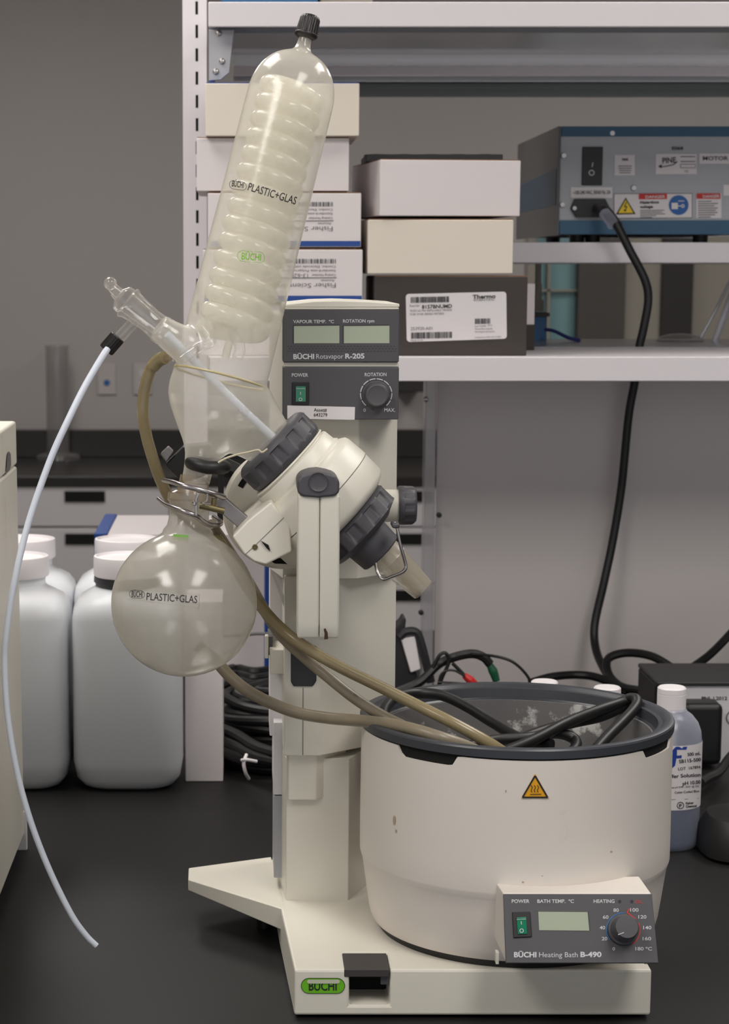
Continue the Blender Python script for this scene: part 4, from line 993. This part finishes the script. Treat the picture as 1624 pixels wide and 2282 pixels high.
# rim + basin
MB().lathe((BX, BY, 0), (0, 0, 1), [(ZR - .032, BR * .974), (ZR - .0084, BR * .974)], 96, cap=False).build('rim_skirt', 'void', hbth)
MB().lathe((BX, BY, 0), (0, 0, 1), [(ZR - .030, BR * .955), (ZR - .008, BR * .965), (ZR - .0085, BR * .999), (ZR - .0015, BR * 1.002), (ZR, BR * .995), (ZR + .0008, BR * .975), (ZR, BR * .945), (ZR - .003, BR * .925), (ZR - .0035, BR * .90), (ZR - .012, BR * .885), (ZR - .0135, BR * .872), (ZR - .03, BR * .865)], 144, cap=False).build('rim', 'rimgrey', hbth)
MB().lathe((BX, BY, 0), (0, 0, 1), [(ZR - .0136, BR * .885), (ZR - .014, BR * .86), (ZR - .055, BR * .83), (ZR - .075, BR * .80), (ZR - .085, BR * .76), (ZR - .09, BR * .70), (ZR - .09, .001)], 144, cap=False).build('basin', 'basin', hbth)
hb_ = cyl_hit((BX, BY, 0), (0, 0, 1), BR * .994, .0007); hb2 = cyl_hit((BX, BY, 0), (0, 0, 1), BR * .994, .0011); hb3 = cyl_hit((BX, BY, 0), (0, 0, 1), BR * .994, .0015)
def tri(h, cx_, y0, y1, w_): return [(cx_, y0), (cx_ + w_ / 2, y1), (cx_ - w_ / 2, y1)]
D = Decal(hb_); D.poly(tri(0, 1192, 1724, 1779, 62)); ws = D.build('warning_sticker', 'amber', hbth)
D = Decal(hb2); o = tri(0, 1192, 1729, 1777, 56); D.line(o + [o[0]], 3.6)
for k in (-7, 0, 7):
    D.line([(1193 + k - 3, 1750), (1193 + k, 1754), (1193 + k - 1, 1758), (1193 + k - 3, 1761), (1193 + k - 1, 1766)], 1.6)
D.line([(1181, 1770.5), (1206, 1770)], 1.6); D.build('warning_print', 'printblack', ws)
# brown scratches/stains on the shell
for x_, y_, w_, h_ in ((878, 1828, 3, 22), (882, 1852, 2, 8), (1362, 1898, 3, 4), (1127, 1763, 1.5, 6), (1208, 1952, 2, 2), (1165, 1966, 3, 4)):
    D = Decal(hb_); D.disc(x_, y_, w_, h_ / 2, 10); D.build('stain', M.setdefault('stain', mat('brown_stain', (184, 160, 134), .6)), hbth)
# control panel housing
pT = P(1130, 1992, 1.662); pB = P(1128, 2146, 1.636)
xL = X(1124, 2060, 1.65); xR0 = X(1451, 1992, 1.662); xR1 = X(1467, 2146, 1.636)
hsg = MB()
yb_ = 1.706
L = [Vector((xL, pB.y + .004, pB.z - .0005)), Vector((xL, pT.y + .001, pT.z + .0005)), Vector((xL - .004, yb_ - .014, pT.z + .003)), Vector((xL - .004, yb_, pB.z + .004))]
Rr = [Vector((X(1463, 2146, 1.64), pB.y + .004, pB.z - .0005)), Vector((xR0, pT.y + .001, pT.z + .0005)), Vector((X(1424, 1962, 1.707), 1.708, pT.z + .0015)), Vector((X(1424, 1962, 1.707), 1.708, pB.z + .004))]
hsg.add(L + Rr, [(0, 1, 2, 3), (7, 6, 5, 4), (0, 4, 5, 1), (1, 5, 6, 2), (2, 6, 7, 3), (3, 7, 4, 0)])
hs_ = hsg.build('panel_housing', 'bathcream', hbth, .0012)
n_ = Vector((0, pT.z - pB.z, -(pT.y - pB.y))).normalized()
nrm = Vector((0, -(pT.z - pB.z), (pT.y - pB.y))).normalized()
fp_ = [Vector((xL, pB.y, pB.z)), Vector((xR1, pB.y, pB.z)), Vector((xR0 + .0005, pT.y, pT.z)), Vector((xL, pT.y, pT.z))]
cpl = MB().extr(fp_, -nrm * .004).build('control_panel', 'panel', hbth, .0006)
def hC(off): 
    return plane_hit(pB, nrm, off)
D = Decal(hC(.0004))
D.text('POWER', 1140, 2012, 1179.5, 2012, 7.5, .018); D.text('BATH TEMP.  ºC', 1197, 2012, 1278.5, 2012, 7.5, .018); D.text('HEATING', 1322.5, 2012, 1369, 2012, 7.5, .018)
D.text('80', 1366.5, 2032, 1378.5, 2032, 7.5, .012); D.text('100', 1404, 2031.5, 1422.5, 2031.5, 7.5, .012); D.text('60', 1343, 2047.5, 1355.5, 2047.5, 7.5, .012); D.text('120', 1422, 2047, 1440, 2047, 7.5, .012)
D.text('40', 1336, 2071, 1348, 2071, 7.5, .012); D.text('140', 1433, 2071, 1451, 2071, 7.5, .012); D.text('20', 1340.5, 2095.5, 1353, 2095.5, 7.5, .012); D.text('160', 1431.5, 2095.5, 1450.5, 2095.5, 7.5, .012)
D.text('0', 1364.5, 2118, 1370, 2118, 7, .01); D.text('180 ºC', 1415.5, 2118, 1452.5, 2118, 7.5, .012)
D.text('BÜCHI', 1145, 2133, 1195, 2133, 11, .035); D.text('Heating Bath', 1201, 2133, 1287, 2133, 11, 0); D.text('B-490', 1293, 2132.5, 1340, 2132.5, 11, .035)
D.build('lettering', 'print', cpl)
D = Decal(hC(.0004)); D.text('OIL', 1415, 2013, 1432, 2013, 7, .01); D.line([(1402, 2025), (1397, 2034), (1406, 2040), (1416, 2048)], 2.5); D.ring(1389, 2072, 38, 38, 2, -60, 25, 14); D.build('lettering', 'red', cpl)
D = Decal(hC(.0004)); D.ring(1389, 2072, 39, 39, 2.4, 85, 215, 24); D.build('scale_arc', 'blueprint', cpl)
D = Decal(hC(.0004)); D.disc(1380.5, 2009, 3.5); D.disc(1407.5, 2009, 3.5); D.build('indicator_lamp', 'black', cpl)
D = Decal(hC(.0004)); D.poly([(1199, 2029), (1310, 2030), (1314, 2074), (1201, 2073)]); dsp = D.build('display', 'lcd', cpl)
D = Decal(hC(.0008)); D.line([(1199, 2030), (1310, 2031), (1314, 2074)], 1.5); D.build('display_edge', 'dark', dsp)
kh = hC(.0)
R = 35 / ppm(1386, 2075, 1.645)
kk = MB().lathe(kh(1387, 2073), nrm, [(0, R), (.005, R * .97), (.006, R * .86), (.019, R * .76), (.0205, R * .70), (.0207, .0004)], 48).build('knob', 'panel', cpl)
D = Decal(lambda px, py: plane_hit(kh(1387, 2073) + nrm * .0209, nrm, .0002)(px, py)); D.line([(1377, 2083), (1390, 2078)], 1.6); D.build('pointer', 'print', kk)
q = [(1140, 2034), (1180, 2033), (1184, 2089), (1143, 2091)]
sw = MB().extr([hC(-.002)(x_, y_) for x_, y_ in q], nrm * .0035).build('power_switch', 'black', cpl, .0006)
h5 = hC(.0035)
rk2 = MB().extr([hC(.0005)(x_, y_) for x_, y_ in ((1150, 2045), (1172, 2044), (1174, 2082), (1153, 2083))], nrm * .0022).build('rocker', 'green', sw, .0005)
D = Decal(h5); D.line([(1161, 2053), (1161.5, 2060)], 1.5); D.ring(1162, 2074, 4.6, 4.6, 1.4); D.line([(1151, 2049), (1172, 2048)], .9); D.build('switch_marks', 'print', sw)
for px in (1107, 1437):
    q = P(px, 2146, 1.655); MB().box((q.x - .0012, 1.652, q.z), (q.x + .0012, 1.66, q.z + .01)).build('foot_peg', 'cream', hbth)
#gl_ = MB().box((X(1105, 2150, 1.68), 1.675, ZB + .0002), (X(1375, 2150, 1.68), 1.72, ZB + .004)).build('runner', 'printgrey', hbth)

# cable inside the bath
pcb = thing('coiled_power_cord', (BX, BY, ZR - .09), 'black power cord coiled inside the bath with a loop above the rim', 'cord')
m = MB(); c_ = .0052
m.tube([P(850, 1612, 1.80), P(858, 1578, 1.83), P(885, 1553, 1.86), P(930, 1545, 1.88), P(985, 1550, 1.88), P(1040, 1575, 1.87), P(1100, 1612, 1.85), P(1165, 1648, 1.82), P(1230, 1660, 1.80)], c_, 12)
m.tube([P(1060, 1690, 1.76), P(1120, 1676, 1.77), P(1190, 1648, 1.79), P(1260, 1612, 1.82), P(1330, 1584, 1.86), P(1385, 1565, 1.88), P(1405, 1556, 1.88), P(1418, 1560, 1.87), P(1416, 1575, 1.86), P(1390, 1605, 1.84), P(1350, 1645, 1.81), P(1310, 1690, 1.78)], c_, 12)
m.tube([P(1030, 1668, 1.77), P(1100, 1650, 1.79), P(1180, 1644, 1.80), P(1240, 1634, 1.82), P(1280, 1648, 1.82), P(1278, 1672, 1.80), P(1240, 1684, 1.79), P(1180, 1680, 1.79)], c_, 12)
m.tube([P(1130, 1660, 1.80), P(1200, 1632, 1.83), P(1270, 1612, 1.85), P(1340, 1596, 1.87), P(1400, 1568, 1.885)], c_, 12)
m.tube([P(850, 1600, 1.80), P(870, 1640, 1.78), P(930, 1680, 1.77)], c_, 12)
m.build('cable', 'black', pcb)
D = MB().extr([P(x_, y_, 1.79) for x_, y_ in ((1250, 1640), (1360, 1640), (1390, 1690), (1230, 1690))], (0, .004, 0))
# ------------------------------------------------------------ condenser
def unit(px, py, Y): return 1 / ppm(px, py, Y)
YCB, YCT = 1.800, 1.842
cB = P(491, 842, YCB); cT = P(674, 110, YCT)
cn = thing('glass_condenser', tuple(cB), 'tall tilted coated glass condenser with inner coil and black screw cap', 'condenser')
cw = (cT - cB).normalized(); cL = (cT - cB).length
kx = cL / math.hypot(674 - 491, 842 - 110)
r0, r1 = 105 * kx, 96.5 * kx
body = MB()
f = lambda s: r0 + (r1 - r0) * s
prof = [(-.012, r0 * .9), (-.004, r0 * .98), (0, r0), (cL * .45, f(.5)), (cL * .86, r1 * 1.01), (cL * .885, r1 * .985), (cL * .91, r1 * .93), (cL * .935, r1 * .84), (cL * .957, r1 * .71), (cL * .974, r1 * .55), (cL * .985, r1 * .38), (cL * .992, r1 * .25), (cL * 1.0, r1 * .19), (cL * 1.015, r1 * .165), (cL * 1.05, r1 * .155)]
body.lathe(cB, cw, prof, 64)
# lower vessel
def sec(px, py, r, d, Y): return (P(px, py, Y), r * kx, d)
secs = [(491, 835, 104), (490, 858, 113), (494, 885, 121), (498, 912, 121), (498, 940, 112), (488, 965, 92), (474, 988, 68), (458, 1008, 47), (447, 1028, 36), (441, 1048, 33), (436, 1078, 32)]
vs = []; fs = []; sg = 48
ctrs = [P(x_, y_, 1.80) for x_, y_, r_ in secs]
for i, (x_, y_, r_) in enumerate(secs):
    t_ = Vector((-.12, 0, -1)).normalized() if i > 3 else (-cw if i == 0 else Vector((-.05 * 0 , 0, -1)) * .6 - cw * .4).normalized()
    u_, v_ = Vector((0, 1, 0)), None; v_ = t_.cross(u_).normalized(); u_ = v_.cross(t_)
    for k in range(sg):
        th = 2 * PI * k / sg; vs.append(ctrs[i] + (u_ * math.cos(th) * .92 + v_ * math.sin(th)) * r_ * kx)
for i in range(len(secs) - 1):
    for k in range(sg):
        a = i * sg + k; b_ = i * sg + (k + 1) % sg; fs.append((a, b_, b_ + sg, a + sg))
fs.append(tuple(range(sg))[::-1]); fs.append(tuple(range((len(secs) - 1) * sg, len(secs) * sg)))
body.add(vs, fs)
body.tube([P(515, 905, 1.80), P(548, 938, 1.80), P(585, 972, 1.80), P(608, 993, 1.80)], [88 * kx, 84 * kx, 66 * kx, 56 * kx], 40, 4)
body.tube([P(470, 800, 1.79), P(420, 772, 1.785), P(385, 752, 1.783), P(352, 727, 1.78)], [62 * kx, 44 * kx, 36 * kx, 29 * kx], 32, 4)
bd = body.build('glass_body', 'milky', cn, smooth=True)
bpy.context.view_layer.update()
rm = bd.modifiers.new('r', 'REMESH'); rm.mode = 'VOXEL'; rm.voxel_size = .0016; rm.use_smooth_shade = True
sm_ = bd.modifiers.new('s', 'SMOOTH'); sm_.factor = .6; sm_.iterations = 14
bake(bd)
if not bd.data.materials: bd.data.materials.append(M['milky'])
for p in bd.data.polygons: p.use_smooth = True
# seam ring where the cylinder meets the lower vessel
uu, vv, _ = basis(cw)
MB().torus(cB + cw * .0, cw, r0 * 1.0, .0011, 64, 8).build('seam_ring', mat('yellowed_seam', (196, 182, 140), .3), cn)
# coil
m = MB(); turns = 14.1; pts = []
hl = cL * .788; h0 = cL * .133
N = int(turns * 40)
for k in range(N + 1):
    t_ = k / N; a = -turns * 2 * PI * t_
    pts.append(cB + cw * (h0 + hl * t_ * .95) + (uu * math.cos(a) + vv * math.sin(a)) * (63 - 7 * t_) * kx)
m.tube(pts, 20 * kx, 14, 1)
m.build('cooling_coil', 'coil', cn)
m = MB(); pts = []
for k in range(N + 1):
    t_ = k / N; a = -turns * 2 * PI * t_ + .5
    pts.append(cB + cw * (h0 + .006 + hl * t_ * .93) + (uu * math.cos(a) + vv * math.sin(a)) * 38 * kx)
m.tube(pts, 11 * kx, 10, 1); m.build('cooling_coil', 'coil', cn)
MB().tube([cB + cw * cL * .06, cB + cw * cL * .9], 9 * kx, 16, 1).build('centre_tube', 'coil', cn)
MB().tube([P(455, 735, 1.79), P(470, 760, 1.775), P(440, 775, 1.77), P(405, 800, 1.77)], 12 * kx, 14).build('inlet_tube', 'clear', cn)
MB().tube([P(520, 745, 1.79), P(535, 775, 1.775), P(528, 800, 1.77)], 12 * kx, 14).build('inlet_tube', 'clear', cn)
# cap
ct_ = cT + cw * (cL * .028)
MB().lathe(ct_, cw, [(-.002 + 8 * kx, 17 * kx), (8 * kx, 25.5 * kx), (13 * kx, 26.5 * kx), (15 * kx, 25.5 * kx), (15 * kx, 25 * kx, .05), (48 * kx, 23 * kx, .05), (54 * kx, 20 * kx), (56.5 * kx, 15 * kx), (57 * kx, .0005)], 144, 24).build('screw_cap', 'blackcap', cn, angle=50)
hcy = cyl_hit(cB, cw, f(.55) , .0006)
D = Decal(hcy); D.text('BÜCHI', 516, 415, 542, 419, 13, .02); D.text('PLASTIC+GLAS', 551, 423.5, 658, 456, 17, .008)
D.pill(511, 401.5, 549, 420, sk=.13, w=1); D.build('lettering', 'printblack', cn)
D = Decal(hcy); D.text('BÜCHI', 538, 578, 581, 581, 15, .01); D.pill(528.5, 558, 589.5, 582, sk=.07, w=1); D.build('lettering', 'logogreen', cn)
MB().tube([P(x_, y_, 1.752) for x_, y_ in ((486, 1031), (502, 1022), (525, 1014), (552, 1008), (574, 1003), (584, 1008), (596, 1000))], .0009, 8).build('coating_edge', 'hose2' if False else mat('yellowed_coating', (196, 186, 160), .3), cn)
# stopcock
YT = 1.78
def T(px, py, d=0): return P(px, py, YT + d)
sA = T(372, 745); sB = T(262, 656); sw_ = (sB - sA).normalized(); sl = (sB - sA).length
MB().lathe(sA, sw_, [(0, 30 * kx), (sl * .12, 33 * kx), (sl * .2, 29 * kx), (sl * .35, 28 * kx), (sl * .62, 31 * kx), (sl * .72, 33 * kx), (sl * .76, 36 * kx), (sl * .79, 38 * kx), (sl * .82, 35 * kx), (sl * .83, 26 * kx)], 40, cap=False).build('stopcock_barrel', 'clear', cn)
pg = MB().lathe(sA, sw_, [(sl * .10, 18 * kx), (sl * .80, 25 * kx), (sl * .84, 32 * kx), (sl * .92, 30 * kx), (sl * .95, 24 * kx), (sl * .99, 14 * kx), (sl * 1.08, 11 * kx)], 40).build('stopcock_plug', 'clear', cn)
m = MB().tube([T(268, 656), T(254, 644), T(246, 632), T(245, 626)], [13 * kx, 11 * kx, 12 * kx], 20, 6); m.sphere(T(246, 632), 14.5 * kx)
m.build('plug_knob', 'clear', pg)
sa = MB().tube([T(300, 716), T(282, 735), T(262, 757)], 13 * kx, 20, 4).build('side_arm', 'clear', cn)
c0_ = T(263, 750); c1_ = T(236, 781); w_ = (c1_ - c0_).normalized(); Lc = (c1_ - c0_).length
MB().lathe(c0_, w_, [(0, 14 * kx), (0, 17 * kx), (.001, 18 * kx), (.0012, 18 * kx, .05), (Lc * .9, 18 * kx, .05), (Lc, 16.5 * kx), (Lc, 7 * kx)], 120, 20).build('screw_cap', 'blackcap', sa, angle=50)
MB().tube([T(372, 745, .005), P(400, 772, 1.79), P(440, 812, 1.795), P(500, 872, 1.80), P(560, 930, 1.80), P(612, 978, 1.80)], 9 * kx, 14).build('inner_tube', 'ptfe', cn)
MB().torus(P(401, 785, 1.785), (P(440, 812, 1.785) - P(372, 755, 1.785)), 24 * kx, .001, 32, 8).build('joint_ring', 'clear', cn)
# hose stub
MB().tube([P(398, 782, 1.81), P(372, 798, 1.82), P(350, 808, 1.825)], 9 * kx, 14, 4).build('hose_barb', 'jointglass', cn)
# clear joint above the flask
MB().lathe(P(434, 1062, 1.80), (P(425, 1128, 1.795) - P(434, 1062, 1.80)), [(0, 33 * kx), (.008, 34 * kx), (.014, 36 * kx), (.018, 40 * kx), (.026, 40 * kx), (.028, 30 * kx), (.045, 24 * kx)], 40, cap=False).build('ball_joint', 'jointglass', cn)

# white tube hanging from the stopcock
pts = [(240, 777, 1.775), (225, 800, 1.77), (187, 865, 1.76), (150, 940, 1.75), (118, 1010, 1.745), (88, 1090, 1.74), (62, 1170, 1.735), (42, 1250, 1.73), (24, 1340, 1.725), (13, 1420, 1.72), (10, 1470, 1.72), (14, 1560, 1.715), (25, 1650, 1.71), (45, 1750, 1.705), (75, 1850, 1.70), (115, 1950, 1.695), (160, 2040, 1.69), (192, 2085, 1.69), (215, 2108, 1.69)]
tb = MB().tube([P(*p) for p in pts], [.0031, .0028, .0026], 12, 6).build('feed_tube', 'ptfe'); tag(tb, 'thin white plastic tube curving down from the black stopcock cap over the bench', 'tube')

# receiving flask
YFk = 1.775
fcn = P(410, 1345.5, YFk); fr_ = 162.5 / ppm(410, 1345, YFk)
fk = thing('round_flask', tuple(fcn - Vector((0, 0, fr_))), 'round coated glass receiving flask hanging from the condenser joint', 'flask')
nk = P(424, 1095, 1.79); nw = (nk - fcn).normalized(); nL = (nk - fcn).length; kf = fr_ / 162.5
pr = []
for i in range(0, 25):
    a = PI * i / 24 * .865
    pr.append((-fr_ * math.cos(a), max(fr_ * math.sin(a), .0005)))
tl, rl = pr[-1]
rn = 45 * kf
pr += [(tl + 8 * kf, rl * .86), (tl + 16 * kf, rn * 1.22), (tl + 26 * kf, rn * 1.06), (tl + 40 * kf, rn), (nL - 34 * kf, rn * .98), (nL - 28 * kf, rn * 1.02), (nL - 6 * kf, rn * 1.0)]
MB().lathe(fcn, nw, pr, 96, cap=False).build('glass_body', 'flask', fk, fix=True, angle=60)
MB().lathe(fcn, nw, [(nL - 46 * kf, rn * .75), (nL - 30 * kf, rn * .9), (nL - 20 * kf, rn * 1.12), (nL - 5 * kf, rn * 1.12), (nL, rn * .9)], 48, cap=False).build('ball_socket', 'jointglass', fk)
hf = sph_hit(fcn, fr_, .0006)
D = Decal(hf); D.text('BÜCHI', 293, 1330, 317, 1331, 13, .02); D.text('PLASTIC+GLAS', 326, 1337, 439, 1344, 16, .006)
D.pill(288, 1315, 322, 1332, sk=.05, w=1); D.build('lettering', 'printblack', fk)
D = Decal(hf); D.line([(288, 1313), (445, 1325), (443, 1356)], .8); D.line([(284, 1334), (443, 1356)], .8); D.build('label_edge', mat('film_edge', (150, 148, 135), .4), fk)
D = Decal(cyl_hit(fcn, nw, rn * 1.5, .0006)); D.rect(386, 1190, 420, 1203, 6, 2, .08); D.build('green_mark', mat('green_mark', (120, 170, 80), .5), fk)

# joint clamp
kc = 1 / ppm(430, 1110, 1.76)
jc = thing('joint_clamp', tuple(P(430, 1110, 1.775)), 'shiny steel screw clamp gripping the joint above the round flask', 'clamp')
def fork(pts, nm='jaw'):
    m = MB(); m.tube([P(*p) for p in pts], [5 * kc, 6.5 * kc, 6 * kc, 5.5 * kc], 12, 6); return m.build(nm, 'silver', jc)
fork([(364, 1070, 1.80), (378, 1073, 1.775), (392, 1077, 1.76), (410, 1083, 1.752), (440, 1090, 1.75), (465, 1098, 1.752), (484, 1104, 1.757), (497, 1109, 1.765), (496, 1105, 1.785), (470, 1096, 1.81)])
fork([(353, 1112, 1.80), (368, 1124, 1.775), (385, 1131, 1.76), (405, 1138, 1.752), (425, 1145, 1.75), (440, 1152, 1.752), (452, 1162, 1.757), (468, 1170, 1.765), (486, 1170, 1.775), (492, 1164, 1.79), (476, 1152, 1.81)])
MB().extr([P(x_, y_, 1.746) for x_, y_ in ((438, 1098), (446, 1100), (440, 1112), (440, 1150), (434, 1150), (434, 1112))], (0, .004, 0)).build('bracket', 'silver', jc, .0006)
MB().lathe(P(433, 1122, 1.744), (0, -1, 0), [(-.002, 5 * kc), (.001, 5 * kc), (.0025, 3 * kc)], 16).build('rivet', 'silver', jc)
MB().tube([P(462, 1100, 1.75), P(461, 1116, 1.748), P(452, 1122, 1.747), (P(468, 1124, 1.747))], 1.8 * kc, 8).build('spring_wire', 'alu', jc)
MB().tube([P(445, 1126, 1.752), P(500, 1139, 1.752)], 7.5 * kc, 16, 1).build('thumb_screw', 'brass', jc)
MB().tube([P(478, 1110, 1.755), P(474, 1136, 1.755)], 6.5 * kc, 14, 1).build('nut_post', 'brass', jc)

# hoses
def hose(pts, r, m, label):
    return tag(MB().tube([P(*p) for p in pts], r, 16, 8).build('hose', m), label, 'hose')
rh = 13.2 / ppm(450, 1400, 1.8)
h1 = hose([(352, 804, 1.825), (335, 825, 1.83), (322, 870, 1.83), (318, 920, 1.83), (326, 970, 1.835), (340, 1020, 1.84), (358, 1070, 1.85), (384, 1120, 1.862), (430, 1165, 1.875), (478, 1195, 1.88), (510, 1240, 1.875), (545, 1300, 1.87), (590, 1362, 1.845), (640, 1413, 1.82), (690, 1448, 1.81), (760, 1488, 1.80), (850, 1532, 1.79), (930, 1572, 1.78), (1010, 1612, 1.765), (1080, 1650, 1.76), (1130, 1682, 1.765)], rh, 'hose2', 'yellowed hose running from the condenser elbow behind the flask, upper of three into the bath')
hose([(470, 1168, 1.87), (500, 1212, 1.895), (545, 1282, 1.89), (588, 1358, 1.862), (625, 1414, 1.85), (675, 1462, 1.835), (730, 1508, 1.82), (790, 1556, 1.81), (850, 1594, 1.80), (905, 1622, 1.79), (960, 1655, 1.79)], rh, 'hose', 'aged grey-brown hose, middle of the three crossing the column')
hose([(440, 1440, 1.88), (478, 1470, 1.875), (510, 1505, 1.865), (550, 1538, 1.855), (600, 1565, 1.85), (660, 1588, 1.84), (730, 1600, 1.825), (800, 1606, 1.80), (870, 1614, 1.765), (930, 1628, 1.74), (985, 1645, 1.73), (1040, 1664, 1.735), (1090, 1688, 1.745)], rh * 1.05, 'hose', 'stained grey-brown hose, lowest of the three, draped over the bath rim')
MB().tube([P(366, 797, 1.82), P(352, 804, 1.825), P(340, 817, 1.828)], rh * 1.15, 16, 4).build('hose_end', 'hose2', h1)
for o in list(bpy.data.objects):
    if '_o' in o: del o['_o']
